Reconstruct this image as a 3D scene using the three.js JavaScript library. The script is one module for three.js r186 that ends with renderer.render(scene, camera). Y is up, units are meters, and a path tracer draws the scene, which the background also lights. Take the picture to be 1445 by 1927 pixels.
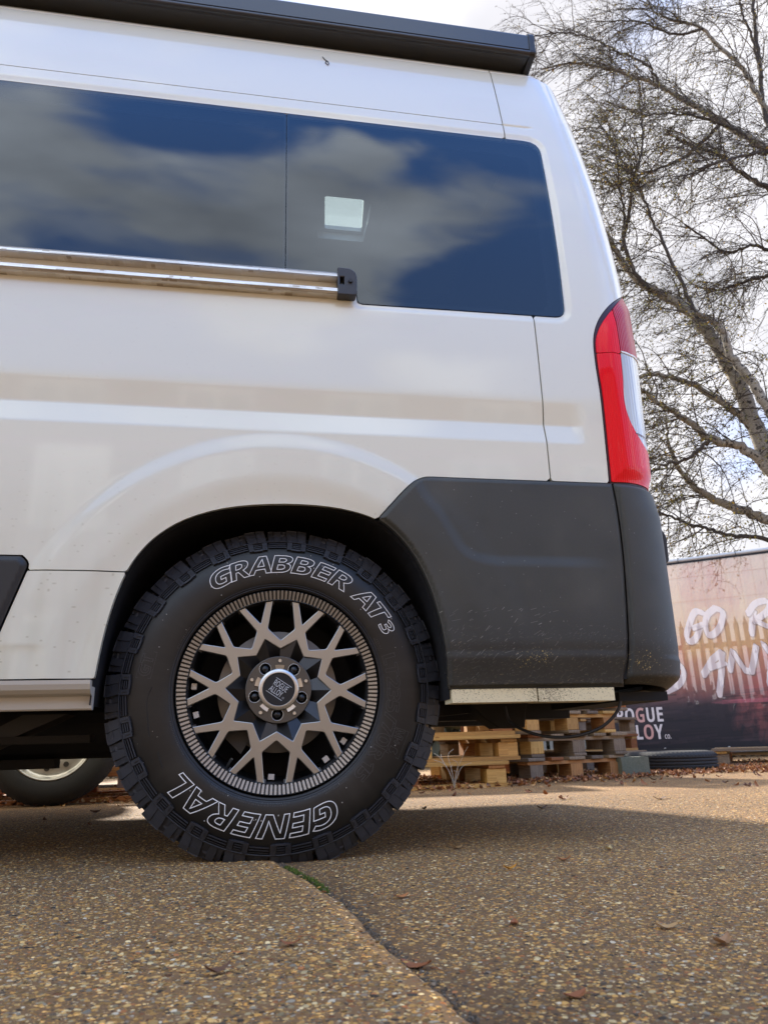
import * as THREE from 'three';
import { mergeGeometries } from 'three/addons/utils/BufferGeometryUtils.js';
import { FontLoader } from 'three/addons/loaders/FontLoader.js';

// ---------------------------------------------------------------- camera
const scene = new THREE.Scene();
const camera = new THREE.PerspectiveCamera(69.06, 767 / 1024, 0.05, 900);
{
  const X = new THREE.Vector3(0.98473, -0.02769, 0.17185), Y = new THREE.Vector3(-0.02564, 0.95342, 0.30056), Z = new THREE.Vector3().crossVectors(X, Y).normalize();
  Y.crossVectors(Z, X).normalize();
  camera.quaternion.setFromRotationMatrix(new THREE.Matrix4().makeBasis(X.normalize(), Y, Z));
  camera.position.set(-0.0672, 0.2391, 1.7204);
  camera.focus = 1.8; camera.userData.fStop = 9;
}
// ---------------------------------------------------------------- small maths
const { clamp, lerp } = THREE.MathUtils;
const ss = (x, a, b) => { const t = clamp((x - a) / (b - a), 0, 1); return t * t * (3 - 2 * t); };
function rng(seed) { let s = seed >>> 0; return () => { s = (s + 0x6d2b79f5) | 0; let t = Math.imul(s ^ (s >>> 15), 1 | s); t = (t + Math.imul(t ^ (t >>> 7), 61 | t)) ^ t; return ((t ^ (t >>> 14)) >>> 0) / 4294967296; }; }
const hash3 = (x, y, z) => { let h = Math.imul(x, 374761393) + Math.imul(y, 668265263) + Math.imul(z, 1274126177); h = Math.imul(h ^ (h >>> 13), 1274126177); return ((h ^ (h >>> 16)) >>> 0) / 4294967296; };
function noise(x, y, z) {
  const ix = Math.floor(x), iy = Math.floor(y), iz = Math.floor(z), f = (t) => t * t * (3 - 2 * t), a = f(x - ix), b = f(y - iy), c = f(z - iz), h = (i, j, k) => hash3(ix + i, iy + j, iz + k);
  return lerp(lerp(lerp(h(0, 0, 0), h(1, 0, 0), a), lerp(h(0, 1, 0), h(1, 1, 0), a), b), lerp(lerp(h(0, 0, 1), h(1, 0, 1), a), lerp(h(0, 1, 1), h(1, 1, 1), a), b), c);
}
const fbm = (x, y, z, n = 5) => { let s = 0, a = 0.5; for (let i = 0; i < n; i++) { s += a * noise(x, y, z); x *= 2.03; y *= 2.03; z *= 2.03; a *= 0.5; } return s / (1 - a * 2 + 1e-9) * (1 - Math.pow(0.5, n)) ; };

// ---------------------------------------------------------------- sky, sun, exposure
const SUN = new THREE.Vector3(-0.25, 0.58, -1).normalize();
{
  const W = 1024, H = 512, data = new Float32Array(W * H * 4);
  for (let j = 0; j < H; j++) {
    const el = ((j + 0.5) / H - 0.5) * Math.PI, y = Math.sin(el), ce = Math.cos(el);
    for (let i = 0; i < W; i++) {
      const az = ((i + 0.5) / W - 0.5) * 2 * Math.PI, x = Math.cos(az) * ce, z = Math.sin(az) * ce, o = (j * W + i) * 4;
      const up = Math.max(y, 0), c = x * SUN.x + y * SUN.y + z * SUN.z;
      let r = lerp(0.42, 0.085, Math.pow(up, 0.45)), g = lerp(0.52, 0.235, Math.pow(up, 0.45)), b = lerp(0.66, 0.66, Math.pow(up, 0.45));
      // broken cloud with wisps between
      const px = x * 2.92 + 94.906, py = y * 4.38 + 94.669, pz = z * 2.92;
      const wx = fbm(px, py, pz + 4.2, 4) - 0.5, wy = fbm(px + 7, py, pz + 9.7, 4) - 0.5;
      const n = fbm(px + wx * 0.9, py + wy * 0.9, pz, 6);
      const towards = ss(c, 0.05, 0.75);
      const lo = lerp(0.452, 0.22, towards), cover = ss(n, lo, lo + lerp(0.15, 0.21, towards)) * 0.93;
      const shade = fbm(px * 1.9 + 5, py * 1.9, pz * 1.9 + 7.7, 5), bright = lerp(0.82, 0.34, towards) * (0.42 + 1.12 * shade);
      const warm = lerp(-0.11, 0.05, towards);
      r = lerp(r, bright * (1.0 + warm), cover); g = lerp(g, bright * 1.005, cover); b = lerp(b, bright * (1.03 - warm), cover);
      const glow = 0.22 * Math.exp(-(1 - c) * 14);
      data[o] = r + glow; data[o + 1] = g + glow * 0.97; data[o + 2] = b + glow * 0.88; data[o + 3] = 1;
    }
  }
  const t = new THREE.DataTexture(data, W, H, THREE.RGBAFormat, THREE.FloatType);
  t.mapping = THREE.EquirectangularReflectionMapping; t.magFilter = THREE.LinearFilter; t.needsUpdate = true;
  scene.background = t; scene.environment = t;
}
const sun = new THREE.DirectionalLight(new THREE.Color(1, 0.93, 0.82), 3.7);
sun.position.copy(SUN).multiplyScalar(30); sun.target.position.set(0, 0, 0);
sun.castShadow = true; sun.shadow.radius = 10; sun.shadow.mapSize.set(4096, 4096);
Object.assign(sun.shadow.camera, { left: -12, right: 12, top: 12, bottom: -12, near: 1, far: 70 });
scene.add(sun, sun.target);
const renderer = new THREE.WebGLRenderer({ antialias: true });
renderer.toneMapping = THREE.LinearToneMapping; renderer.toneMappingExposure = 2.95; renderer.shadowMap.enabled = true;

// ---------------------------------------------------------------- building helpers
const used = new Map();
function numbered(n) { const k = used.get(n) ?? 0; used.set(n, k + 1); return k ? `${n}_${String(k).padStart(3, '0')}` : n; }
function mesh(name, geometry, material, parent) {
  const m = new THREE.Mesh(geometry, material); m.name = name; m.castShadow = m.receiveShadow = true; if (parent) parent.add(m); return m;
}
function tag(o, label, category, group) { o.userData.label = label; if (category) o.userData.category = category; if (group) o.userData.group = group; return o; }
function thing(name, label, category, pos = [0, 0, 0], turn = 0, group) {
  const g = new THREE.Group(); g.name = numbered(name); g.position.set(...pos); g.rotation.y = turn; scene.add(g); return tag(g, label, category, group);
}
function structure(name, geometry, material) { const m = mesh(name, geometry, material, scene); m.userData.kind = 'structure'; return m; }
const V = (x, y, z) => new THREE.Vector3(x, y, z);
class MB {
  constructor() { this.p = []; this.n = []; this.u = []; this.c = []; this.i = []; }
  v(x, y, z, nx, ny, nz, u = 0, w = 0, col) { this.p.push(x, y, z); this.n.push(nx, ny, nz); this.u.push(u, w); if (col) this.c.push(col[0], col[1], col[2]); return this.p.length / 3 - 1; }
  quad(a, b, c, d, col) { // four [x,y,z], one flat face
    const ux = b[0] - a[0], uy = b[1] - a[1], uz = b[2] - a[2], vx = d[0] - a[0], vy = d[1] - a[1], vz = d[2] - a[2];
    let nx = uy * vz - uz * vy, ny = uz * vx - ux * vz, nz = ux * vy - uy * vx; const l = Math.hypot(nx, ny, nz) || 1; nx /= l; ny /= l; nz /= l;
    const lu = Math.hypot(ux, uy, uz), lv = Math.hypot(vx, vy, vz), k = [a, b, c, d].map((q, m) => this.v(q[0], q[1], q[2], nx, ny, nz, m === 1 || m === 2 ? lu : 0, m > 1 ? lv : 0, col));
    this.i.push(k[0], k[1], k[2], k[0], k[2], k[3]);
  }
  hexa(P, col) { // eight corners: 0-3 back loop, 4-7 front loop, counter-clockwise seen from the front
    const [a, b, c, d, e, f, g, h] = P; this.quad(e, f, g, h, col); this.quad(b, a, d, c, col); this.quad(a, b, f, e, col); this.quad(b, c, g, f, col); this.quad(c, d, h, g, col); this.quad(d, a, e, h, col);
  }
  box(x0, x1, y0, y1, z0, z1, col) { this.hexa([[x0, y0, z0], [x1, y0, z0], [x1, y1, z0], [x0, y1, z0], [x0, y0, z1], [x1, y0, z1], [x1, y1, z1], [x0, y1, z1]], col); }
  tube(pts, radii, sides, col, cap = false) {
    const N = pts.length; let ref = V(0, 1, 0); const rows = [];
    let len = 0;
    for (let k = 0; k < N; k++) {
      const t = V().subVectors(pts[Math.min(k + 1, N - 1)], pts[Math.max(k - 1, 0)]).normalize();
      if (k) len += pts[k].distanceTo(pts[k - 1]);
      if (k === 0) { ref = Math.abs(t.y) < 0.9 ? V(0, 1, 0) : V(1, 0, 0); }
      const a = V().crossVectors(t, ref).normalize(), b = V().crossVectors(a, t).normalize(); ref = b;
      const r = typeof radii === 'number' ? radii : radii[k], row = [];
      for (let m = 0; m <= sides; m++) {
        const q = (m / sides) * Math.PI * 2, cx = Math.cos(q), sx = Math.sin(q), nx = a.x * cx + b.x * sx, ny = a.y * cx + b.y * sx, nz = a.z * cx + b.z * sx;
        row.push(this.v(pts[k].x + nx * r, pts[k].y + ny * r, pts[k].z + nz * r, nx, ny, nz, (m / sides) * 6.283 * r, len, col));
      }
      rows.push(row);
    }
    for (let k = 0; k + 1 < N; k++) for (let m = 0; m < sides; m++) { const a = rows[k][m], b = rows[k][m + 1], c = rows[k + 1][m + 1], d = rows[k + 1][m]; this.i.push(a, c, b, a, d, c); }
    if (cap) for (const k of [0, N - 1]) { const c0 = this.v(pts[k].x, pts[k].y, pts[k].z, 0, 1, 0, 0, 0, col); for (let m = 0; m < sides; m++) this.i.push(c0, rows[k][m], rows[k][m + 1]); }
  }
  geo() {
    const g = new THREE.BufferGeometry(); g.setAttribute('position', new THREE.Float32BufferAttribute(this.p, 3)); g.setAttribute('normal', new THREE.Float32BufferAttribute(this.n, 3)); g.setAttribute('uv', new THREE.Float32BufferAttribute(this.u, 2));
    if (this.c.length) g.setAttribute('color', new THREE.Float32BufferAttribute(this.c, 3)); g.setIndex(this.i); return g;
  }
}
function roundPoly(pts, r, n = 4) { // r: number or list, radius at each corner
  const out = [], N = pts.length;
  for (let k = 0; k < N; k++) {
    const p = pts[k], a = pts[(k + N - 1) % N], b = pts[(k + 1) % N], rr = Array.isArray(r) ? r[k] : r;
    if (!rr) { out.push(p); continue; }
    const la = Math.hypot(a[0] - p[0], a[1] - p[1]), lb = Math.hypot(b[0] - p[0], b[1] - p[1]), d = Math.min(rr, la * 0.48, lb * 0.48);
    const s = [p[0] + (a[0] - p[0]) / la * d, p[1] + (a[1] - p[1]) / la * d], e = [p[0] + (b[0] - p[0]) / lb * d, p[1] + (b[1] - p[1]) / lb * d];
    for (let m = 0; m <= n; m++) { const t = m / n, q = 1 - t; out.push([q * q * s[0] + 2 * q * t * p[0] + t * t * e[0], q * q * s[1] + 2 * q * t * p[1] + t * t * e[1]]); }
  }
  return out;
}
function polySDF(pts) {
  const N = pts.length;
  return (x, y) => {
    let d = 1e9, s = 1;
    for (let i = 0, j = N - 1; i < N; j = i, i++) {
      const ex = pts[j][0] - pts[i][0], ey = pts[j][1] - pts[i][1], wx = x - pts[i][0], wy = y - pts[i][1], t = clamp((wx * ex + wy * ey) / (ex * ex + ey * ey), 0, 1);
      d = Math.min(d, (wx - ex * t) ** 2 + (wy - ey * t) ** 2);
      const c1 = y >= pts[i][1], c2 = y < pts[j][1], c3 = ex * wy > ey * wx;
      if ((c1 && c2 && c3) || (!c1 && !c2 && !c3)) s = -s;
    }
    return s * Math.sqrt(d);
  };
}
const spline = (pts, n) => new THREE.CatmullRomCurve3(pts.map((p) => V(p[0], p[1], p[2] ?? 0)), false, 'centripetal').getPoints(n);
const shapeOf = (pts) => new THREE.Shape(pts.map((p) => new THREE.Vector2(p[0], p[1])));
const canvas = (w, h, draw) => { const c = document.createElement('canvas'); c.width = w; c.height = h; draw(c.getContext('2d'), w, h); return c; };
function tex(c, srgb = true, rep) { const t = new THREE.CanvasTexture(c); t.wrapS = t.wrapT = THREE.RepeatWrapping; t.magFilter = THREE.LinearFilter; if (srgb) t.colorSpace = THREE.SRGBColorSpace; if (rep) t.repeat.set(rep[0], rep[1]); return t; }
const rgb = (r, g, b) => new THREE.Color().setRGB(r, g, b);
const std = (r, g, b, rough = 0.8, metal = 0, more = {}) => new THREE.MeshStandardMaterial({ color: rgb(r, g, b), roughness: rough, metalness: metal, ...more });
const phys = (r, g, b, o = {}) => new THREE.MeshPhysicalMaterial({ color: rgb(r, g, b), ...o });
const grey = (v) => `rgb(${v | 0},${v | 0},${v | 0})`;
// ---------------------------------------------------------------- textures of the ground: aggregate set in worn concrete
const R0 = rng(11);
const stoneTone = (R) => { const k = R(); const v = 0.55 + 0.6 * R(); const c = k < 0.38 ? [176, 134, 72] : k < 0.58 ? [196, 158, 96] : k < 0.70 ? [128, 110, 88] : k < 0.82 ? [206, 182, 132] : k < 0.88 ? [82, 68, 52] : k < 0.935 ? [160, 104, 60] : [190, 176, 148]; return c.map((q) => Math.min(235, q * v)); };
function aggregate(seed, size, count) {
  const R = rng(seed), colour = canvas(size, size, () => {}), height = canvas(size, size, () => {}), a = colour.getContext('2d'), b = height.getContext('2d');
  a.fillStyle = 'rgb(104,82,56)'; a.fillRect(0, 0, size, size); b.fillStyle = grey(70); b.fillRect(0, 0, size, size);
  for (let k = 0; k < 26000; k++) { const v = R(), x = R() * size, y = R() * size, r = 0.8 + 2.4 * R(); a.fillStyle = v < 0.5 ? `rgba(62,48,34,.55)` : `rgba(164,138,98,.5)`; a.fillRect(x, y, r, r); b.fillStyle = grey(50 + 70 * R()); b.fillRect(x, y, r, r); }
  for (let k = 0; k < count; k++) {
    const x = R() * size, y = R() * size, rad = (0.9 + 2.9 * Math.pow(R(), 2.2)) * size / 1024, el = 0.55 + 0.45 * R(), an = R() * 3.14, c = stoneTone(R), hv = 120 + 110 * R();
    for (const dx of [-size, 0, size]) for (const dy of [-size, 0, size]) {
      if (x + dx < -20 || x + dx > size + 20 || y + dy < -20 || y + dy > size + 20) continue;
      a.fillStyle = `rgb(${c.map((q) => q | 0)})`; a.beginPath(); a.ellipse(x + dx, y + dy, rad, rad * el, an, 0, 6.3); a.fill();
      b.fillStyle = grey(hv * 0.7); b.beginPath(); b.ellipse(x + dx, y + dy, rad, rad * el, an, 0, 6.3); b.fill();
      b.fillStyle = grey(hv); b.beginPath(); b.ellipse(x + dx, y + dy, rad * 0.65, rad * el * 0.65, an, 0, 6.3); b.fill();
    }
  }
  return [colour, height];
}
const [agC, agH] = aggregate(5, 2048, 46000);
const agMap = tex(agC, true, [0.9, 0.9]), agBump = tex(agH, false, [0.9, 0.9]);
const groundMat = new THREE.MeshStandardMaterial({ map: agMap, bumpMap: agBump, bumpScale: 0.004, roughness: 0.88, vertexColors: true });
// joint between the two slabs: a nearly straight line away from the camera
const jointX = (z) => { const P = [[-9, -0.62], [-3, -0.24], [-0.033, 0.008], [0.395, 0.086], [0.706, 0.108], [0.97, 0.135], [1.4, 0.18], [4, 0.45]]; for (let k = 0; k + 1 < P.length; k++) if (z <= P[k + 1][0] || k + 2 === P.length) return lerp(P[k][1], P[k + 1][1], (z - P[k][0]) / (P[k + 1][0] - P[k][0])); };
const edgeX = (z) => jointX(z) + 0.009 * (fbm(z * 9, 0.3, 2, 4) - 0.5) + 0.004 * (noise(z * 70, 1, 5) - 0.5) - 0.012 * Math.max(0, noise(z * 17, 4, 9) - 0.74);
{
  const axis = (a, b, n, far) => { const o = []; for (let k = 0; k <= n; k++) o.push(lerp(a, b, k / n)); for (let k = 1; k <= 10; k++) { const d = far * Math.pow(k / 10, 3); o.push(b + d); o.unshift(a - d); } return o; };
  const xs = axis(-3, 7, 110, 320), zs_ = axis(-9, 2.2, 120, 320), m = new MB();
  zs_.forEach((z, j) => xs.forEach((x, i) => {
    const n = fbm(x * 0.7 + 9, z * 0.7, 3.3, 4), d = x - jointX(z);
    let v = 0.98 + 1.15 * (n - 0.5) + 0.25 * (fbm(x * 3.1, z * 3.1, 6, 3) - 0.5);
    const near = z > -1.5 && z < 2 ? 1 : 0;
    v *= 1 - 0.5 * near * Math.exp(-((d - 0.02) ** 2) / 0.0010) * (0.55 + 0.8 * noise(x * 9, z * 9, 2)) - 0.16 * near * Math.exp(-((d - 0.12) ** 2) / 0.01) * noise(x * 5, z * 5, 8);
    const far = ss(z, -1.6, -2.6); v *= 1 + 0.08 * far;
    m.v(x, 0, z, 0, 1, 0, x, -z, [v * 1.34, v * 1.18, v * 0.97]);
    if (i && j) { const w = xs.length, a = j * w + i; m.i.push(a - 1, a, a - w, a - 1, a - w, a - w - 1); }
  }));
  structure('ground', m.geo(), groundMat);
  // the raised slab on the left with its worn edge
  const s = new MB(), zz = []; for (let z = 2.4; z > -6.5; z -= z > -0.6 ? 0.012 : 0.08) zz.push(z);
  const cols = [-9, -4, -2.4, -1.6, -1.1, -0.8, -0.6, -0.45, -0.33, -0.22, -0.14, -0.08, -0.045, -0.02, -0.008, -0.001, 0.003];
  const hs = [0, 0, 0, 0, 0, 0, 0, 0, 0, 0, 0, 0, 0, -0.0006, -0.0018, -0.006, -0.018];
  zz.forEach((z, j) => cols.forEach((c, i) => {
    const e = edgeX(z), x = c < -0.5 ? c : e + c, n = fbm(x * 1.1 + 3, z * 1.1, 8.3, 4);
    let v = 1.0 + 1.1 * (n - 0.5) + 0.3 * (fbm(x * 3.3, z * 3.3, 4, 3) - 0.5); v *= 1 + 0.75 * Math.exp(-((c + 0.014) ** 2) / 0.0006) * (0.45 + 0.9 * noise(x * 14, z * 14, 3));
    const y = 0.008 + hs[i] + 0.0012 * (fbm(x * 6, z * 6, 1, 3) - 0.5), nx = i > 14 ? 0.8 : i > 13 ? 0.45 : 0;
    s.v(x, y, z, nx, Math.sqrt(1 - nx * nx), 0, x + 0.37, -z + 0.21, [v * 1.36, v * 1.19, v * 0.98]);
    if (i && j) { const w = cols.length, a = j * w + i; s.i.push(a - w - 1, a - w, a, a - w - 1, a, a - 1); }
  }));
  structure('pavement_slab', s.geo(), groundMat);
}
// loose and half sunken pebbles, real stones near the camera
{
  const R = rng(77), g = new THREE.IcosahedronGeometry(1, 1), p = g.attributes.position;
  for (let k = 0; k < p.count; k++) { const x = p.getX(k), y = p.getY(k), z = p.getZ(k), f = 0.8 + 0.45 * noise(x * 1.6 + 7, y * 1.6 + 3, z * 1.6 + 9); p.setXYZ(k, x * f, y * f, z * f); }
  g.computeVertexNormals();
  const N = 150000, m = new THREE.InstancedMesh(g, new THREE.MeshStandardMaterial({ color: rgb(1, 1, 1), roughness: 0.9 }), N), q = new THREE.Object3D(), c = new THREE.Color();
  for (let k = 0; k < N; k++) {
    const t = Math.pow(R(), 0.75), z = lerp(-1.7, 1.25, t), half = lerp(2.6, 0.75, t), x = -0.05 + (1.72 - z) * 0.12 + (R() * 2 - 1) * half, left = x < edgeX(z);
    const de = x - edgeX(z); if ((de > -0.03 && de < 0.01 && R() < 0.85) || (de >= 0.01 && de < 0.06 && R() < 0.6)) { q.scale.setScalar(0); q.updateMatrix(); m.setMatrixAt(k, q.matrix); m.setColorAt(k, c); continue; }
    const r = (0.0011 + 0.0028 * Math.pow(R(), 3.0)) * (left ? 1 : 0.95);
    q.position.set(x, (left ? 0.008 : 0) - r * 0.10, z); q.rotation.set((R() - 0.5) * 0.5, R() * 6.3, (R() - 0.5) * 0.5); q.scale.set(r * (0.9 + 0.7 * R()), r * (0.22 + 0.26 * R()), r); q.updateMatrix(); m.setMatrixAt(k, q.matrix);
    const s = stoneTone(R); c.setRGB(s[0] / 255, s[1] / 255, s[2] / 255, THREE.SRGBColorSpace); m.setColorAt(k, c);
  }
  m.name = 'pebbles'; m.receiveShadow = true; m.userData = { kind: 'stuff', label: 'small tan and grey pebbles bedded in the concrete', category: 'pebbles' }; scene.add(m);
  { const R4 = rng(19), M = 1500, cr = new THREE.InstancedMesh(g, new THREE.MeshStandardMaterial({ color: rgb(1, 1, 1), roughness: 1 }), M);
    for (let k = 0; k < M; k++) { const z = lerp(-0.1, 1.25, R4()), w = 0.001 + 0.014 * Math.pow(R4(), 2), r = 0.0006 + 0.0018 * Math.pow(R4(), 2.5), v = 0.5 + R4(); q.position.set(edgeX(z) + w, r * 0.3, z); q.rotation.set(R4() * 3, R4() * 6.3, R4() * 3); q.scale.set(r * 1.3, r * 0.8, r); q.updateMatrix(); cr.setMatrixAt(k, q.matrix); c.setRGB(0.11 * v, 0.085 * v, 0.06 * v); cr.setColorAt(k, c); }
    cr.name = 'joint_dirt'; cr.userData = { kind: 'stuff', label: 'dark crumbs of dirt filling the joint between the slabs', category: 'dirt' }; scene.add(cr); }
  // dirt and moss in the joint
  const R2 = rng(5), md = new MB();
  for (let k = 0; k < 900; k++) {
    const z = 0.0 + 0.30 * Math.pow(R2(), 1.2), w = 0.004 + 0.012 * R2(), x = edgeX(z) + 0.004 + w * (R2() - 0.2), h = 0.002 + 0.006 * R2(), b = 0.0012 + 0.0015 * R2(), a = R2() * 6.3, g2 = 0.5 + 0.8 * R2();
    const dx = Math.cos(a) * b, dz = Math.sin(a) * b, lx = (R2() - 0.5) * 0.006, lz = (R2() - 0.5) * 0.006;
    md.quad([x - dx, 0.0, z - dz], [x + dx, 0.0, z + dz], [x + dx * 0.3 + lx, h, z + dz * 0.3 + lz], [x - dx * 0.3 + lx, h, z - dz * 0.3 + lz], [0.10 * g2, 0.14 * g2, 0.02 * g2]);
  }
  const mo = mesh('moss', md.geo(), new THREE.MeshStandardMaterial({ vertexColors: true, roughness: 1 }), scene); mo.userData = { kind: 'stuff', label: 'green moss growing in the slab joint by the tyre', category: 'moss' };
}
// ---------------------------------------------------------------- the camper van
const van = thing('campervan', 'white high roof camper van with dark side windows, black roof awning and chunky off-road tyre', 'van');
// its skin: s runs along the side and round the rear corner, t up the side and over the edge of the roof
const lean = (y) => -0.105 * Math.max(0, y - 1.2) ** 2;
const XR = [[0, 1.02], [0.9, 1.025], [1.3, 1.037], [1.55, 1.037], [1.92, 1.021], [2.2, 1.0], [2.44, 0.975], [2.534, 0.945]];
const rearX = (y) => { for (let k = 0; k + 1 < XR.length; k++) if (y <= XR[k + 1][0] || k + 2 === XR.length) return lerp(XR[k][1], XR[k + 1][1], (y - XR[k][0]) / (XR[k + 1][0] - XR[k][0])); };
const A0 = 0.2438, A1 = 1.483, RR = 0.13, T1 = 2.42 + RR * (A1 - A0), TMAX = T1 + 0.18;
function prof(t) {
  if (t <= 2.42) return [t, lean(t)];
  if (t <= T1) { const a = A0 + (t - 2.42) / RR; return [2.42 + RR * (Math.sin(a) - Math.sin(A0)), lean(2.42) - RR * (Math.cos(A0) - Math.cos(a))]; }
  const d = t - T1, e = prof(T1); return [e[0] + d * Math.cos(A1), e[1] - d * Math.sin(A1)];
}
const RC = 0.15;
function skin(s, t) {
  const [y, z] = prof(t), xr = rearX(y), xc = xr - RC;
  if (s <= xc) return [s, y, z];
  const a = (s - xc) / RC;
  if (a < Math.PI / 2) return [xc + RC * Math.sin(a), y, z - RC * (1 - Math.cos(a))];
  return [xr, y, z - RC - (s - xc - RC * Math.PI / 2)];
}
function skinNormal(f, s, t) {
  const e = 0.0012, a = f(s + e, t), b = f(s - e, t), c = f(s, t + e), d = f(s, t - e);
  const ux = a[0] - b[0], uy = a[1] - b[1], uz = a[2] - b[2], vx = c[0] - d[0], vy = c[1] - d[1], vz = c[2] - d[2];
  const nx = uy * vz - uz * vy, ny = uz * vx - ux * vz, nz = ux * vy - uy * vx, l = Math.hypot(nx, ny, nz) || 1; return [nx / l, ny / l, nz / l];
}
const offsetSkin = (off) => (s, t) => { const p = skin(s, t), o = off(s, t); if (!o) return p; const n = skinNormal(skin, s, t); return [p[0] + n[0] * o, p[1] + n[1] * o, p[2] + n[2] * o]; };
// cuts a sheet of the skin out along the zero line of sd and folds its edges in by thick
function sheet(S, T, sd, off, thick, mirror) {
  const m = new MB(), f = offsetSkin(off), W = S.length, D = new Float64Array(W * T.length), at = new Int32Array(W * T.length).fill(-1);
  T.forEach((t, j) => S.forEach((s, i) => { D[j * W + i] = sd(s, t); }));
  const put = (s, t) => { const p = f(s, t), n = skinNormal(f, s, t); return mirror ? m.v(p[0], p[1], -2.05 - p[2], n[0], n[1], -n[2], s, t) : m.v(p[0], p[1], p[2], n[0], n[1], n[2], s, t); };
  const node = (i, j) => { const k = j * W + i; if (at[k] < 0) at[k] = put(S[i], T[j]); return at[k]; };
  const cuts = new Map();
  const cut = (a, b) => { const key = a < b ? a * 1e7 + b : b * 1e7 + a; if (!cuts.has(key)) { const q = D[a] / (D[a] - D[b]), ia = a % W, ja = (a / W) | 0, ib = b % W, jb = (b / W) | 0; cuts.set(key, put(lerp(S[ia], S[ib], q), lerp(T[ja], T[jb], q))); } return cuts.get(key); };
  const rim = [];
  const tri = (k) => {
    const poly = []; let out = null, inn = null;
    for (let e = 0; e < 3; e++) {
      const a = k[e], b = k[(e + 1) % 3], ina = D[a] < 0, inb = D[b] < 0;
      if (ina) poly.push(node(a % W, (a / W) | 0));
      if (ina !== inb) { const c = cut(a, b); poly.push(c); if (ina) out = c; else inn = c; }
    }
    for (let e = 1; e + 1 < poly.length; e++) mirror ? m.i.push(poly[0], poly[e + 1], poly[e]) : m.i.push(poly[0], poly[e], poly[e + 1]);
    if (out !== null && inn !== null && out !== inn) rim.push([out, inn]);
  };
  for (let j = 0; j + 1 < T.length; j++) for (let i = 0; i + 1 < W; i++) { const a = j * W + i, b = a + 1, c = a + W + 1, d = a + W; if (D[a] >= 0 && D[b] >= 0 && D[c] >= 0 && D[d] >= 0) continue; if ((i + j) & 1) { tri([a, b, c]); tri([a, c, d]); } else { tri([a, b, d]); tri([b, c, d]); } }
  if (thick) for (const [a, b] of rim) {
    const P = (k) => [m.p[k * 3], m.p[k * 3 + 1], m.p[k * 3 + 2]], I = (k) => P(k).map((q, e) => q - m.n[k * 3 + e] * thick);
    const n0 = m.u.length; m.quad(P(a), I(a), I(b), P(b)); const uv = [a, a, b, b]; uv.forEach((k, e) => { m.u[n0 + e * 2] = m.u[k * 2]; m.u[n0 + e * 2 + 1] = m.u[k * 2 + 1]; });
  }
  return m.geo();
}
const steps = (a, b, d) => { const n = Math.max(1, Math.round((b - a) / d)), o = []; for (let k = 0; k <= n; k++) o.push(lerp(a, b, k / n)); return o; };
const grid = (...lists) => { const o = [...new Set(lists.flat())].sort((x, y) => x - y), r = [o[0]]; for (const q of o) if (q - r[r.length - 1] > 4e-4) r.push(q); return r; };

// outlines on the side
const glassTop = 2.077, railTop = 1.462, splitX = 0;
const glassBack = roundPoly([[splitX, railTop], [0.180, railTop], [0.193, 1.44], [0.194, 1.381], [0.787, 1.386], [0.7935, 1.60], [0.803, 2.079], [splitX, glassTop]], [0, 0.012, 0, 0.012, 0.03, 0, 0.05, 0]);
const glassFront = [[-3.05, railTop], [splitX, railTop], [splitX, glassTop], [-3.05, glassTop]];
const glassAll = roundPoly([[-3.05, railTop], [0.180, railTop], [0.193, 1.44], [0.194, 1.381], [0.787, 1.386], [0.7935, 1.60], [0.803, 2.079], [-3.05, glassTop]], [0, 0.012, 0, 0.012, 0.03, 0, 0.05, 0]);
const sdGlass = polySDF(glassAll), sdBack = polySDF(glassBack), sdFront = polySDF(glassFront);
const archPts = spline([[-0.402, 0.30], [-0.400, 0.365], [-0.389, 0.472], [-0.374, 0.554], [-0.349, 0.633], [-0.32, 0.683], [-0.281, 0.725], [-0.224, 0.762], [-0.139, 0.791], [-0.03, 0.805], [0.08, 0.805], [0.166, 0.793], [0.234, 0.769], [0.289, 0.721], [0.333, 0.655], [0.363, 0.576], [0.381, 0.494], [0.389, 0.419], [0.392, 0.30]], 54).map((p) => [p.x, p.y]);
const sdArch = polySDF([...archPts, [0.392, 0.1], [-0.402, 0.1]]);
const bumperSeam = spline([[0.860, 0.90], [0.862, 0.882], [0.867, 0.812], [0.867, 0.697], [0.858, 0.546], [0.848, 0.44], [0.836, 0.37], [0.832, 0.30]], 20).map((p) => [p.x, p.y]);
const seamAt = (t) => { for (let k = 0; k + 1 < bumperSeam.length; k++) if (t >= bumperSeam[k + 1][1]) return lerp(bumperSeam[k + 1][0], bumperSeam[k][0], clamp((t - bumperSeam[k + 1][1]) / (bumperSeam[k][1] - bumperSeam[k + 1][1]), 0, 1)); return 0.832; };
const cladPts = roundPoly([[0.2, 0.725], [0.234, 0.771], [0.300, 0.845], [0.343, 0.885], [0.50, 0.884], [1.6, 0.884], [1.6, 0.362], [0.2, 0.362]], [0, 0, 0.02, 0.03, 0, 0, 0, 0]);
const sdClad = polySDF(cladPts);
const stepPts = roundPoly([[-3.2, 0.664], [-0.572, 0.664], [-0.556, 0.648], [-0.62, 0.43], [-3.2, 0.43]], [0, 0, 0.02, 0.02, 0]), sdStep = polySDF(stepPts);
const rearSeam = 0.692, roofSeam = 2.1435, doorSeam = 0.633;
const lampLeft = [[0.857, 0.885], [0.8605, 1.0], [0.8635, 1.149], [0.861, 1.231], [0.8635, 1.307], [0.873, 1.348], [0.895, 1.392], [0.942, 1.447], [1.026, 1.512]];
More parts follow.
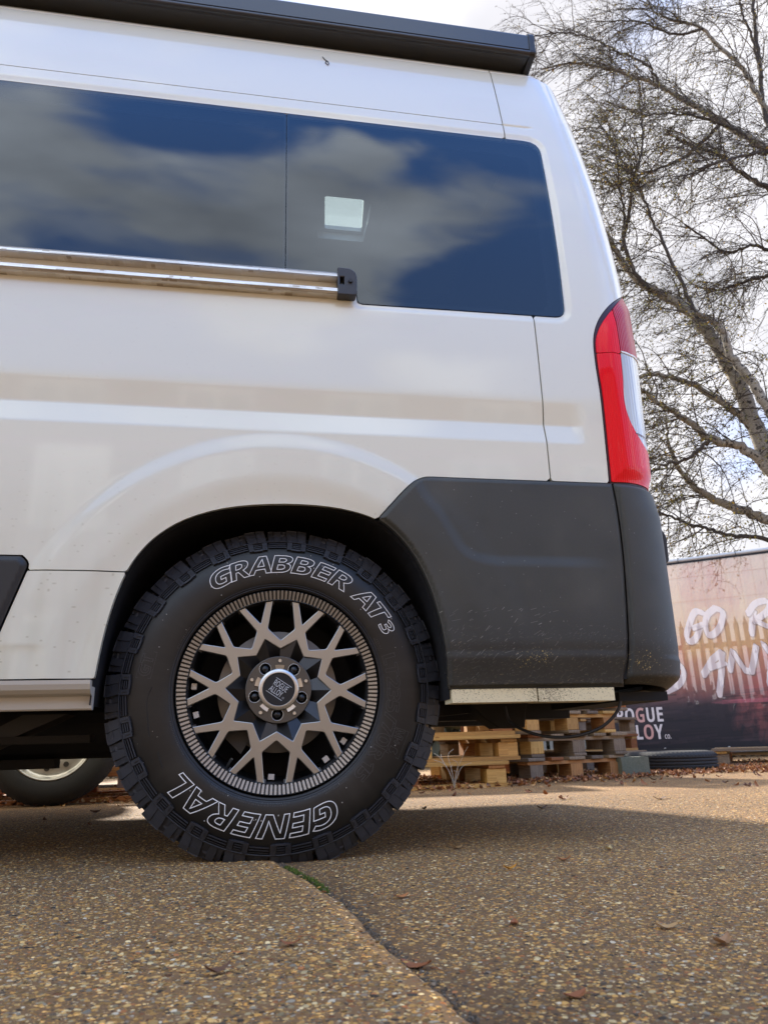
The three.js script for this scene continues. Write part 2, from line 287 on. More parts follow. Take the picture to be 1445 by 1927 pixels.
const lampPts = [...spline(lampLeft, 36).map((p) => [p.x, p.y]), [1.125, 1.535], [1.125, 0.90], [0.98, 0.888]], sdLamp = polySDF(lampPts);

// swages, wheel flare, pressed lines
const band = (x, c, w) => Math.exp(-((x - c) ** 2) / (w * w));
function press(s, t) {
  let o = 0;
  const soft = (x) => { const e = 0.07; return x < -e ? 0 : x < e ? (x + e) * (x + e) / (4 * e) : x; }, g = t < 1.05 ? soft((t - 0.996) / 0.053) - soft((t - 1.049) / 0.053) : soft((1.113 - t) / 0.063) - soft((1.050 - t) / 0.063); if (g > 0) o -= 0.0105 * g * (1 - ss(s, 0.765, 0.815));
  const r = Math.hypot(s - 0.0, (t - 0.37) * (t > 0.37 ? 1 : 0.35)); o += 0.0042 * (1 - ss(r, 0.575, 0.622)); o -= 0.010 * (1 - ss(r, 0.43, 0.515)) * (t > 0.37 ? 1 : 0.4);
  const e = sdGlass(s, t); if (e < 0.05) o -= 0.0045 * (1 - ss(e, 0.004, 0.024));
  o -= 0.004 * band(t, 2.444, 0.004);
  if (s > rearSeam) o -= 0.003 * band(t, roofSeam, 0.004) * (1 - ss(s, 0.77, 0.80));
  if (s < -0.47) o -= 0.006 * (1 - ss(t, 0.458, 0.466)) * (1 - ss(s, -0.53, -0.49));
  o -= 0.0035 * (1 - ss(t, 0.9, 2.0)) * ss(t, 0.4, 0.7) * 0;
  return o;
}
const creaseS = (t) => 0.906 + 0.063 * Math.pow(clamp((2.3 - t) / 0.85, 0, 1), 1.6);
const pressRear = (s, t) => press(s, t) + (t > 1.35 ? 0.004 * ss(s, creaseS(t) - 0.012, creaseS(t) + 0.004) * ss(t, 1.35, 1.5) : 0);

// paint with road film
const R1 = rng(31);
const paintC = canvas(1024, 1024, (c, w, h) => {
  const im = c.createImageData(w, h);
  for (let y = 0; y < h; y++) for (let x = 0; x < w; x++) {
    const t = (1 - y / h) * 2.8, s = x / w * 4.2 - 3.2, low = 1 - ss(t, 0.35, 1.0), n = fbm(s * 5, t * 5, 1, 4), streak = fbm(s * 34, t * 3.2, 3, 3), o = (y * w + x) * 4;
    let d = 0.02 + 0.20 * low * n + 0.20 * low * Math.max(0, streak - 0.42) + 0.35 * Math.max(0, 0.40 - t) ;
    if (noise(s * 230, t * 230, 4) > 0.95) d += 0.26 * low + 0.02; d += 0.05 * Math.max(0, fbm(s * 3 + 4, t * 9, 8, 4) - 0.5);
    im.data[o] = 240 * (1 - d * 0.62); im.data[o + 1] = 239 * (1 - d * 0.68); im.data[o + 2] = 224 * (1 - d * 0.84); im.data[o + 3] = 255;
  }
  c.putImageData(im, 0, 0);
});
const paintMap = tex(paintC, true); paintMap.repeat.set(1 / 4.2, 1 / 2.8); paintMap.offset.set(3.2 / 4.2, 0); paintMap.wrapS = paintMap.wrapT = THREE.ClampToEdgeWrapping;
const paint = phys(0.88, 0.885, 0.875, { map: paintMap, roughness: 0.38, clearcoat: 1, clearcoatRoughness: 0.05 });
const shellMat = std(0.012, 0.012, 0.013, 0.9), rubberSeal = std(0.015, 0.015, 0.016, 0.6);
// unpainted plastic with scuffs low down
const scuffC = canvas(2048, 1536, (c, w, h) => {
  c.fillStyle = 'rgb(60,59,52)'; c.fillRect(0, 0, w, h); const R = rng(91), X = (s) => s / 1.2 * w, Y = (t) => h - (t - 0.3) / 0.9 * h; // s from 0.1
  for (let k = 0; k < 26000; k++) { c.fillStyle = `rgba(${R() < 0.5 ? '40,40,40' : '112,110,104'},.16)`; c.fillRect(R() * w, R() * h, 2, 2); }
  for (let k = 0; k < 260; k++) { const x = R() * w, y = R() * h, r = 30 + 160 * R(), gr = c.createRadialGradient(x, y, 0, x, y, r); const d = R() < 0.5; gr.addColorStop(0, d ? 'rgba(34,33,30,.16)' : 'rgba(104,98,84,.13)'); gr.addColorStop(1, 'rgba(70,68,62,0)'); c.fillStyle = gr; c.fillRect(x - r, y - r, 2 * r, 2 * r); }
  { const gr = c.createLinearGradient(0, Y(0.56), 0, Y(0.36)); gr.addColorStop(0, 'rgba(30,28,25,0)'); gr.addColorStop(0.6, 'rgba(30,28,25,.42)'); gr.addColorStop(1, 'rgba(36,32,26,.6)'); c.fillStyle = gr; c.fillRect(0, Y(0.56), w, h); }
  for (let k = 0; k < 1500; k++) { const s = 0.28 + 0.72 * R(), t = 0.37 + 0.14 * Math.pow(R(), 1.7), L = 3 + 16 * Math.pow(R(), 3), a = -0.5 + 2.2 * (R() - 0.5) * R(); c.strokeStyle = `rgba(${R() < 0.3 ? '190,170,120' : '150,148,140'},${0.2 + 0.5 * R() * R()})`; c.lineWidth = 0.8 + 1.0 * R(); c.beginPath(); c.moveTo(X(s), Y(t)); c.lineTo(X(s) + L * Math.cos(a), Y(t) + L * Math.sin(a)); c.stroke(); }
  for (let k = 0; k < 90; k++) { const s = 0.36 + 0.30 * R(), t = 0.42 + 0.13 * R(), L = 6 + 40 * R() * R(), q = 0.2 + 0.7 * R(); c.strokeStyle = `rgba(206,202,190,${0.22 + 0.5 * R()})`; c.lineWidth = 0.7 + R(); c.beginPath(); c.moveTo(X(s), Y(t)); c.lineTo(X(s) + L * Math.cos(q), Y(t) - L * Math.sin(q)); c.stroke(); }
  for (let k = 0; k < 60; k++) { const s = 0.3 + 0.6 * R(), t = 0.5 + 0.36 * R(); c.fillStyle = 'rgba(170,168,160,.5)'; c.beginPath(); c.arc(X(s), Y(t), 1 + 1.4 * R(), 0, 7); c.fill(); }
  for (const [s0, t0, n] of [[0.60, 0.43, 80], [0.88, 0.42, 70]]) for (let k = 0; k < n; k++) { c.fillStyle = `rgba(${R() < 0.5 ? '206,176,92' : '170,150,90'},${0.35 + 0.5 * R()})`; c.beginPath(); c.arc(X(s0 + 0.06 * (R() + R() - 1)), Y(t0 + 0.028 * (R() + R() - 1)), 0.8 + 2 * R(), 0, 7); c.fill(); }
});
const scuff = tex(scuffC, true); scuff.repeat.set(1 / 1.2, 1 / 0.9); scuff.offset.set(0, -0.3 / 0.9);
const grainC = canvas(512, 512, (c, w, h) => { const R = rng(8); c.fillStyle = grey(128); c.fillRect(0, 0, w, h); for (let k = 0; k < 22000; k++) { c.fillStyle = grey(90 + 76 * R()); c.fillRect(R() * w, R() * h, 2.5, 2.5); } });
const grainB = tex(grainC, false, [7, 7]);
const plastic = new THREE.MeshStandardMaterial({ map: scuff, bumpMap: grainB, bumpScale: 0.0006, roughness: 0.58 });
const blackPlastic = std(0.016, 0.016, 0.018, 0.5);

// --- painted sheets
const near = steps(-1.15, 0.70, 0.0095), far = steps(-3.2, -1.15, 0.08), tail = steps(0.70, 1.13, 0.0085);
const tLow = steps(0.39, 0.98, 0.0095), tMid = steps(0.98, 1.13, 0.005), tUp = steps(1.13, 2.40, 0.0095), tRoof = steps(2.40, TMAX, 0.009), tLine = steps(2.43, 2.458, 0.002);
const allT = grid(tLow, tMid, tUp, tRoof, tLine, [roofSeam - 0.0016, roofSeam, roofSeam + 0.0016, doorSeam - 0.0014, doorSeam, doorSeam + 0.0014, 0.397, roofSeam - 0.004, roofSeam + 0.004]);
const hole = (s, t) => Math.max(-(sdGlass(s, t) - 0.0025), -sdArch(s, t), -(sdClad(s, t) - 0.003), -(sdStep(s, t) - 0.004));
const sideS = grid(far, near, [rearSeam - 0.0018, rearSeam + 0.004, -0.352, -0.556]);
mesh('side_panel', sheet(sideS, allT.filter((t) => t <= roofSeam), (s, t) => Math.max(s - rearSeam + 0.0018, 0.397 - t, t - roofSeam + 0.0016, hole(s, t), s < -0.3 ? 0.0014 - Math.abs(t - doorSeam) : -1), press, 0.016), paint, van);
mesh('roof_side_panel', sheet(sideS, allT.filter((t) => t >= roofSeam), (s, t) => Math.max(s - rearSeam + 0.0018, roofSeam + 0.0016 - t), press, 0.016), paint, van);
const rearS = grid(tail, steps(0.69, 0.70, 0.005), [rearSeam - 0.004, rearSeam + 0.0018, rearSeam + 0.006], steps(1.13, 1.9, 0.07));
mesh('corner_panel', sheet(rearS, allT.filter((t) => t > 0.86), (s, t) => Math.max(rearSeam + 0.0018 - s, hole(s, t), -(sdLamp(s, t) - 0.003)), pressRear, 0.016), paint, van);
// dark inner shell with openings behind the glass; it carries the far side too
const shellS = grid(steps(-3.2, -0.6, 0.13), steps(-0.6, 1.0, 0.05), steps(1.0, 1.93, 0.09)), shellT = grid(steps(0.40, TMAX, 0.05));
mesh('inner_shell', sheet(shellS, shellT, (s, t) => Math.max(-(sdGlass(s, t) + 0.035), -(sdArch(s, t) - 0.0)), () => -0.034, 0), shellMat, van);
mesh('far_side_panel', sheet(shellS, shellT, (s, t) => -sdArch(s, t), () => 0, 0, true), paint, van);
mesh('far_inner_lining', sheet(shellS, shellT, (s, t) => -sdArch(s, t), () => -0.04, 0, true), shellMat, van);
// roof with an open skylight hatch
{
  const zr = prof(TMAX)[1], yr = prof(TMAX)[0], sh = shapeOf([[-3.2, -zr + 0.0], [0.945, -zr], [0.945, 2.05 + zr], [-3.2, 2.05 + zr]]);
  sh.holes.push(new THREE.Path(roundPoly([[0.20, 0.93], [0.37, 0.93], [0.39, 1.14], [0.22, 1.14]].reverse(), 0.01).map((p) => new THREE.Vector2(...p))));
  const g = new THREE.ExtrudeGeometry(sh, { depth: 0.02, bevelEnabled: false }); g.rotateX(-Math.PI / 2); g.scale(1, 1, 1);
  // shape y was distance inboard: rotateX(-90) sends it to -z
  g.translate(0, yr - 0.02, 0);
  mesh('roof', g, std(0.62, 0.62, 0.6, 0.6), van);
  for (const [a, b, c, d] of [[0.19, 0.40, -1.30, -1.16], [0.40, 0.47, -1.30, -0.93]]) { const fr = new MB(); fr.box(a, b, yr - 0.06, yr - 0.022, c, d); mesh('skylight_blind', fr.geo(), std(0.6, 0.6, 0.58, 0.7), van); }
  mesh('skylight_dome', new THREE.BoxGeometry(0.26, 0.006, 0.30).translate(0.29, yr + 0.03, -1.04), phys(0.95, 0.97, 0.9, { transmission: 1, roughness: 0.1, thickness: 0 }), van);
}
// front closing wall and floor
{
  const m = new MB(); m.box(-3.22, -3.19, 0.38, 2.5, -2.0, -0.05); mesh('front_bulkhead', m.geo(), shellMat, van);
  const fm = std(0.02, 0.019, 0.018, 0.85); for (const q of [[-3.2, 0.98, 0.37, 0.47, -1.68, -0.37], [-3.2, -0.425, 0.372, 0.47, -0.369, -0.05], [0.42, 0.98, 0.38, 0.47, -0.369, -0.05], [-3.2, -0.425, 0.372, 0.47, -2.0, -1.681], [0.42, 0.98, 0.38, 0.47, -2.0, -1.681]]) { const f = new MB(); f.box(...q); mesh('floor_pan', f.geo(), fm, van); }
}
// --- windows
const tint = phys(0.30, 0.37, 0.42, { transmission: 1, roughness: 0, thickness: 0, ior: 1.63 });
const winT = grid(steps(1.375, 2.085, 0.01)), frontS = grid(steps(-3.06, -1.15, 0.08), steps(-1.15, 0.0, 0.012), [-0.002, -0.0012]), backS = grid(steps(0, 0.81, 0.0095), [0.0012, 0.002]);
const ripple = (s, t) => -0.003 + 0.0009 * (noise(s * 2.2 + 4, t * 2.2, 6) - 0.5);
mesh('side_window', sheet(frontS, winT, (s, t) => Math.max(sdFront(s, t), s + 0.0012), ripple, 0), tint, van);
mesh('side_window', sheet(backS, winT, (s, t) => Math.max(sdBack(s, t), 0.0012 - s), ripple, 0), tint, van);
mesh('window_seal', sheet(grid(steps(-3.06, -1.15, 0.08), steps(-1.15, 0.815, 0.0095)), grid(steps(1.37, 2.09, 0.0095)), (s, t) => Math.max(sdGlass(s, t) - 0.006, -(sdGlass(s, t) + 0.004)), () => -0.016, 0), rubberSeal, van);
mesh('window_seal', sheet(steps(-0.008, 0.008, 0.002), grid(steps(1.45, 2.085, 0.02)), (s, t) => Math.abs(s) - 0.007, () => -0.010, 0), rubberSeal, van);
// --- sliding door rail with its end cap
const steel = (() => {
  const c = canvas(1024, 64, (g, w, h) => { const R = rng(3); g.fillStyle = grey(232); g.fillRect(0, 0, w, h); for (let k = 0; k < 900; k++) { g.fillStyle = `rgba(${R() < 0.6 ? '120,100,78' : '240,236,226'},${0.05 + 0.12 * R()})`; g.fillRect(R() * w, R() * h, 20 + 160 * R(), 1 + 2 * R()); } for (let k = 0; k < 60; k++) { g.fillStyle = 'rgba(90,62,34,.35)'; g.fillRect(R() * w, R() * h, 3 + 16 * R(), 2); } });
  const t = tex(c, true); return new THREE.MeshStandardMaterial({ map: t, color: rgb(0.9, 0.87, 0.82), roughness: 0.36, metalness: 0.75 });
})();
{
  const pr = [[1.466, 0.002], [1.4645, 0.012], [1.4475, 0.030], [1.4395, 0.031], [1.4385, 0.026], [1.4385, -0.006], [1.425, -0.008], [1.421, 0.002], [1.412, 0.010], [1.4085, 0.022], [1.404, 0.027], [1.394, 0.028], [1.388, 0.022], [1.386, -0.002]];
  const m = new MB(), x0 = -3.0, x1 = 0.140;
  for (let k = 0; k + 1 < pr.length; k++) {
    const a = pr[k], b = pr[k + 1], za = a[1] + lean(a[0]), zb = b[1] + lean(b[0]), n = m.u.length; m.quad([x0, a[0], za], [x0, b[0], zb], [x1, b[0], zb], [x1, a[0], za]);
    const va = k / pr.length, vb = (k + 1) / pr.length; [0, va, 0, vb, 3, vb, 3, va].forEach((q, e) => { m.u[n + e] = q; });
  }
  mesh('sliding_door_rail', m.geo(), steel, van);
  const cap = shapeOf(roundPoly([[0.139, 1.386], [0.184, 1.386], [0.186, 1.395], [0.186, 1.448], [0.172, 1.4635], [0.139, 1.4635]], [0.002, 0.004, 0.004, 0.012, 0.01, 0.002]));
  cap.holes.push(new THREE.Path([[0.1405, 1.412], [0.157, 1.412], [0.157, 1.440], [0.1405, 1.440]].reverse().map((p) => new THREE.Vector2(...p))));
  const g = new THREE.ExtrudeGeometry(cap, { depth: 0.026, bevelEnabled: true, bevelSize: 0.0025, bevelThickness: 0.0025, bevelSegments: 2, curveSegments: 4 }); g.translate(0, 0, lean(1.42) + 0.004);
  const c = mesh('rail_end_cap', g, std(0.03, 0.031, 0.036, 0.45), van);
  mesh('screw', new THREE.CylinderGeometry(0.0058, 0.0065, 0.006, 14).rotateX(Math.PI / 2).translate(0.171, 1.4255, lean(1.42) + 0.0345), blackPlastic, c);
}
// --- lower trim, sill
mesh('step_trim', sheet(grid(steps(-3.2, -0.7, 0.08), steps(-0.7, -0.55, 0.006)), steps(0.42, 0.67, 0.006), sdStep, (s, t) => 0.004 + 0.006 * ss(-sdStep(s, t), 0, 0.012), 0.02), std(0.014, 0.014, 0.015, 0.5), van);
{
  const pr = [[0.3935, 0.002], [0.385, 0.001], [0.374, -0.004], [0.366, -0.013], [0.3625, -0.024], [0.3615, -0.034], [0.336, -0.037], [0.333, -0.040], [0.333, -0.055]];
  const m = new MB(), X = steps(-3.2, -0.4035, 0.1);
  for (let k = 0; k + 1 < pr.length; k++) { const a = pr[k], b = pr[k + 1]; m.quad([-3.2, a[0], a[1]], [-3.2, b[0], b[1]], [-0.4035, b[0], b[1]], [-0.4035, a[0], a[1]]); }
  const sh = shapeOf([...pr.map((p) => [p[1], p[0]]), [-0.055, 0.3935]].map((p) => [-p[0], p[1]])), g = new THREE.ShapeGeometry(sh); g.rotateY(Math.PI / 2); g.translate(-0.4035, 0, 0);
  const gm = m.geo(); for (let k = 0; k < gm.attributes.uv.count; k++) gm.attributes.uv.setXY(k, gm.attributes.position.getX(k), gm.attributes.position.getY(k));
  mesh('sill', mergeGeometries([gm, g]), phys(0.52, 0.48, 0.41, { roughness: 0.6, clearcoat: 0.25, clearcoatRoughness: 0.3 }), van);
}
// --- wheel arch: folded lip and dark liner
{
  const m = new MB(), w = archPts.filter((p) => p[1] > 0.33);
  for (let k = 0; k + 1 < w.length; k++) { const a = w[k], b = w[k + 1], f = 1.012; const A = [a[0] * f, 0.37 + (a[1] - 0.37) * f], B = [b[0] * f, 0.37 + (b[1] - 0.37) * f]; m.quad([A[0], A[1], -0.02], [B[0], B[1], -0.02], [B[0], B[1], -0.372], [A[0], A[1], -0.372]); }
  const g = new THREE.ShapeGeometry(shapeOf(w.map((p) => [p[0] * 1.012, 0.37 + (p[1] - 0.37) * 1.012]))); g.translate(0, 0, -0.3705);
  const liner = mergeGeometries([m.geo(), g]); mesh('wheel_arch_liner', liner, std(0.007, 0.007, 0.009, 0.85), van);
  const l2 = liner.clone(); l2.scale(1, 1, -1); l2.translate(0, 0, -2.05); mesh('wheel_arch_liner', l2, std(0.007, 0.007, 0.009, 0.85), van);
}
// --- grey cladding and bumper corner
const cladCrease = spline([[0.335, 0.93], [0.355, 0.847], [0.394, 0.799], [0.425, 0.744], [0.45, 0.704], [0.49, 0.684], [0.621, 0.680], [0.84, 0.680], [0.95, 0.680]], 30).map((p) => [p.x, p.y]);
const sdCrease = polySDF([...cladCrease, [0.95, 1.3], [0.335, 1.3]]);
const cladOff = (s, t) => {
  const r = Math.hypot(s, t - 0.37), e = -Math.max(sdClad(s, t), s - seamAt(t) + 0.002, -sdArch(s, t));
  return 0.013 + press(s, t) * 0.4 + 0.0065 * ss(sdCrease(s, t), -0.004, 0.03) * (1 - ss(s, 0.70, 0.85)) - 0.010 * (1 - ss(e, 0, 0.010)) - 0.022 * (1 - ss(t, 0.355, 0.475)) + 0.004 * (1 - ss(t, 0.43, 0.452));
};
mesh('bumper_cladding', sheet(grid(steps(0.2, 0.9, 0.006)), grid(steps(0.355, 0.9, 0.006)), (s, t) => Math.max(sdClad(s, t), s - seamAt(t) + 0.002, -sdArch(s, t)), cladOff, 0.03), plastic, van);
mesh('rear_bumper', sheet(grid(steps(0.82, 1.16, 0.006), steps(1.16, 1.93, 0.06)), grid(steps(0.34, 0.895, 0.006)), (s, t) => Math.max(seamAt(t) + 0.0025 - s, t - 0.884 - 0.0 * s, 0.352 + 0.016 * ss(s, 1.1, 0.86) - t), (s, t) => {
  const e = Math.min(s - seamAt(t) - 0.0025, 0.884 - t, t - 0.352);
  return 0.013 + 0.012 * ss(s, 0.87, 1.06) * (1 - ss(t, 0.80, 0.884)) - 0.012 * (1 - ss(t, 0.352, 0.47)) + 0.004 * ss(s, 0.90, 1.02) * (1 - ss(t, 0.425, 0.44)) - 0.010 * (1 - ss(e, 0, 0.010)) - 0.03 * (1 - ss(t, 0.352, 0.39));
}, 0.05), plastic, van);
mesh('bumper_backing', sheet(grid(steps(0.25, 1.93, 0.02)), steps(0.38, 0.9, 0.02), (s, t) => Math.max(sdClad(s, t) + 0.012, -(sdArch(s, t) - 0.012)), () => -0.008, 0), shellMat, van);
{ const m = new THREE.ExtrudeGeometry(shapeOf(roundPoly([[0, 0.708], [0.028, 0.716], [0.030, 0.79], [0.010, 0.822], [-0.03, 0.822], [-0.03, 0.708]], 0.008)), { depth: 0.5, bevelEnabled: true, bevelSize: 0.003, bevelThickness: 0.003, bevelSegments: 2 }); m.translate(1.062, 0, -0.66); mesh('rear_step_pad', m, blackPlastic, van); }
// --- tail lamp
{
  const div = spline([[1.02, 1.53], [0.945, 1.45], [0.935, 1.405], [0.932, 1.277], [0.928, 1.189], [0.923, 1.123], [0.937, 1.062], [0.985, 1.01], [1.13, 0.985]], 40).map((p) => [p.x, p.y]);
  const sdRight = polySDF([...div, [1.3, 0.985], [1.3, 1.53]]);
  const S = grid(steps(0.85, 1.14, 0.0055)), T = grid(steps(0.88, 1.54, 0.0055), [1.268, 1.2715, 1.275]);
  const dome = (s, t) => 0.004 + 0.011 * ss(-sdLamp(s, t), 0, 0.05);
  mesh('lamp_housing', sheet(S, T, (s, t) => sdLamp(s, t) - 0.001, () => 0.001, 0.02), std(0.03, 0.004, 0.006, 0.4), van);
  const lamp = (f, mat, off) => mesh('tail_lamp_lens', sheet(S, T, f, off ?? dome, 0.008), mat, van);
  const ribT = tex(canvas(64, 64, (c, w, h) => { for (let x = 0; x < w; x++) { c.fillStyle = grey(128 + 110 * Math.sin(x / w * 6.283)); c.fillRect(x, 0, 1, h); } }), false, [150, 20]);
  const red = phys(0.86, 0.004, 0.012, { bumpMap: ribT, bumpScale: 0.0005, roughness: 0.3, specularIntensity: 0.2, clearcoat: 0.3, clearcoatRoughness: 0.03 }), deep = phys(0.46, 0.005, 0.02, { bumpMap: ribT, bumpScale: 0.0009, roughness: 0.3, specularIntensity: 0.25, clearcoat: 0.3, clearcoatRoughness: 0.03 });
  const edge = (s, t) => sdLamp(s, t) + 0.0035 + 0.008 * ss(t, 1.30, 1.40) * (1 - ss(s, 0.93, 1.0));
  lamp((s, t) => Math.max(edge(s, t), sdRight(s, t) * -1 + 0.0012, 0.0012 - Math.abs(t - 1.2715)), red);
  lamp((s, t) => Math.max(edge(s, t), sdRight(s, t) + 0.0012, 1.2795 + 0.10 * (s - 0.93) - t), deep);
  lamp((s, t) => Math.max(edge(s, t), sdRight(s, t) + 0.0012, t - 1.2765 - 0.10 * (s - 0.93)), phys(0.46, 0.46, 0.43, { roughness: 0.18, clearcoat: 1, clearcoatRoughness: 0.02 }), (s, t) => dome(s, t) - 0.0015 + 0.0004 * Math.sin(s * 520));
  mesh('lamp_trim', sheet(S, T, (s, t) => Math.max(edge(s, t), sdRight(s, t), Math.abs(t - 1.279 - 0.10 * (s - 0.93)) - 0.003), (s, t) => dome(s, t) + 0.0006, 0.004), std(0.85, 0.85, 0.82, 0.3), van);
  mesh('lens_rib', sheet(S, grid(steps(1.02, 1.05, 0.001)), (s, t) => Math.max(0.948 - s, s - 1.06, Math.abs(t - 1.036 - 0.02 * (s - 0.95)) - 0.0014), (s, t) => dome(s, t) + 0.0004, 0), std(0.12, 0.004, 0.01, 0.4), van);
}
// --- roof awning
{
  const pr = roundPoly([[-0.117, 2.578], [-0.117, 2.512], [-0.121, 2.5095], [-0.121, 2.5055], [-0.113, 2.503], [-0.113, 2.494], [-0.122, 2.488], [-0.135, 2.492], [-0.205, 2.496], [-0.24, 2.51], [-0.34, 2.545], [-0.345, 2.60], [-0.14, 2.592]], [0.01, 0, 0, 0, 0.003, 0.004, 0.003, 0, 0, 0, 0, 0.02, 0.02]);
  const g = new THREE.ExtrudeGeometry(shapeOf(pr.map((p) => [-p[0], p[1]]).reverse()), { depth: 3.8, bevelEnabled: false }); g.rotateY(Math.PI / 2); // shape x (inboard) -> -z, depth -> +x
  g.translate(-2.975, 0, 0);
  mesh('awning_case', g, phys(0.024, 0.030, 0.043, { roughness: 0.38, clearcoat: 0.3, clearcoatRoughness: 0.3 }), van);
  const e = new THREE.ExtrudeGeometry(shapeOf(roundPoly([[0.1155, 2.579], [0.1155, 2.492], [0.2, 2.482], [0.235, 2.50], [0.345, 2.55], [0.35, 2.605], [0.135, 2.597]], 0.012).reverse()), { depth: 0.018, bevelEnabled: true, bevelSize: 0.002, bevelThickness: 0.002, bevelSegments: 2 }); e.rotateY(Math.PI / 2); e.translate(0.826, 0, 0);
  mesh('awning_end_cap', e, std(0.012, 0.012, 0.014, 0.4), van);
}
// --- what shows underneath
{
  for (const side of [0, 1]) { const fr = new MB(); if (!side) fr.box(0.398, 0.606, 0.331, 0.3615, -0.075, -0.006); else fr.box(0.609, 0.802, 0.330, 0.3605, -0.078, -0.004);
  const c = canvas(512, 64, (g, w, h) => { const R = rng(12); g.fillStyle = 'rgb(222,208,168)'; g.fillRect(0, 0, w, h); for (let k = 0; k < 1700; k++) { const q = R(), x = (q < 0.5 ? 0.58 + 0.15 * (R() + R() - 1) : R()) * w, y = h * Math.pow(R(), q < 0.5 ? 1.2 : 2.2); g.fillStyle = `rgba(36,28,20,${0.2 + 0.5 * R()})`; g.fillRect(x, y, 1 + 3 * R() * R(), 1 + 3 * R() * R()); } });
  const t = tex(c, true); const g = fr.geo(); for (let k = 0; k < g.attributes.uv.count; k++) g.attributes.uv.setXY(k, (g.attributes.position.getX(k) - 0.39) / 0.42, (g.attributes.position.getY(k) - 0.33) / 0.032); 
  mesh('rear_frame_rail', g, new THREE.MeshStandardMaterial({ map: t, roughness: 0.6 }), van); }
  const grime = std(0.022, 0.019, 0.016, 0.85), und = new MB();
  und.box(-3.0, 0.95, 0.31, 0.37, -0.72, -0.62); mesh('chassis_rail', und.geo(), grime, van); mesh('chassis_rail', und.geo().translate(0, 0, -0.71), grime, van);
  const ax = new MB(); ax.tube([V(0, 0.37, -0.3), V(0, 0.34, -0.6), V(0, 0.33, -1.0), V(0, 0.34, -1.45), V(0, 0.37, -1.75)], 0.04, 12); mesh('rear_axle', ax.geo(), grime, van);
  const sp = new MB(), leaf = [[-0.62, 0.36], [-0.3, 0.325], [0, 0.305], [0.3, 0.318], [0.66, 0.345]].map((p) => V(p[0], p[1], 0)); const lp = new THREE.CatmullRomCurve3(leaf).getPoints(16);
  for (let k = 0; k + 1 < lp.length; k++) for (const z of [-0.55]) sp.hexa([[lp[k].x, lp[k].y - 0.012, z], [lp[k + 1].x, lp[k + 1].y - 0.012, z], [lp[k + 1].x, lp[k + 1].y + 0.012, z], [lp[k].x, lp[k].y + 0.012, z], [lp[k].x, lp[k].y - 0.012, z + 0.07], [lp[k + 1].x, lp[k + 1].y - 0.012, z + 0.07], [lp[k + 1].x, lp[k + 1].y + 0.012, z + 0.07], [lp[k].x, lp[k].y + 0.012, z + 0.07]]);
  mesh('leaf_spring', sp.geo(), grime, van); mesh('leaf_spring', sp.geo().translate(0, 0, -1.02), grime, van);
  const br = new THREE.ExtrudeGeometry(shapeOf([[0.55, 0.36], [0.73, 0.36], [0.72, 0.32], [0.715, 0.283], [0.64, 0.283], [0.60, 0.31]]), { depth: 0.09, bevelEnabled: true, bevelSize: 0.003, bevelThickness: 0.003, bevelSegments: 1 }); br.translate(0, 0, -0.5); mesh('spring_hanger', br, grime, van);
  const tank = new THREE.ExtrudeGeometry(shapeOf(roundPoly([[0.42, 0.37], [1.20, 0.37], [1.20, 0.25], [0.45, 0.25]], 0.05)), { depth: 1.35, bevelEnabled: true, bevelSize: 0.02, bevelThickness: 0.02, bevelSegments: 3 }); tank.rotateY(Math.PI / 2); tank.translate(-1.75, 0, 0); mesh('under_tank', tank, std(0.012, 0.012, 0.013, 0.7), van);
  const bm = new MB(); bm.box(-0.76, -0.56, 0.208, 0.232, -0.5, -0.43); mesh('under_bracket', bm.geo(), grime, van); const cr = new MB(); cr.box(-1.6, -0.44, 0.268, 0.285, -0.30, -0.24); mesh('cross_rod', cr.geo(), grime, van);
  const st = new MB(); st.hexa([[-0.85, 0.20, -0.36], [-0.80, 0.20, -0.36], [-0.50, 0.335, -0.36], [-0.60, 0.335, -0.36], [-0.85, 0.20, -0.25], [-0.80, 0.20, -0.25], [-0.50, 0.335, -0.25], [-0.60, 0.335, -0.25]]); mesh('support_strut', st.geo(), std(0.06, 0.055, 0.048, 0.8), van);
  const ex = new MB(); ex.tube(spline([[0.2, 0.36, -0.9], [0.45, 0.345, -0.86], [0.7, 0.345, -0.80], [0.86, 0.345, -0.80]], 14), 0.032, 12); ex.tube([V(0.2, 0.375, -0.88), V(0.52, 0.375, -0.82)], 0.06, 14, undefined, true); mesh('exhaust', ex.geo(), std(0.05, 0.04, 0.032, 0.7, 0.3), van);
  const cb = new MB(); cb.tube(spline([[0.845, 0.345, -0.06], [0.838, 0.315, -0.06], [0.80, 0.275, -0.07], [0.745, 0.253, -0.09], [0.69, 0.249, -0.12], [0.64, 0.262, -0.16], [0.60, 0.293, -0.2], [0.59, 0.33, -0.2]], 40), 0.0042, 8); mesh('hanging_cable', cb.geo(), blackPlastic, van);
  const sk = new MB(); sk.box(0.84, 0.97, 0.33, 0.352, -0.5, -0.055); mesh('bumper_underside', sk.geo(), shellMat, van);
  const tw = new MB(); const tn = 2.36, P = (s, t) => { const q = skin(s, t); return V(q[0], q[1], q[2] + 0.002); }; tw.tube([P(0.116, tn + 0.032), P(0.122, tn + 0.02), P(0.128, tn + 0.012), P(0.124, tn), P(0.132, tn - 0.012)], 0.0013, 5); tw.tube([P(0.122, tn + 0.02), P(0.133, tn + 0.008), P(0.136, tn - 0.004), P(0.132, tn - 0.012)], 0.0011, 5); mesh('grime_mark', tw.geo(), std(0.05, 0.045, 0.04, 0.9), van);
}
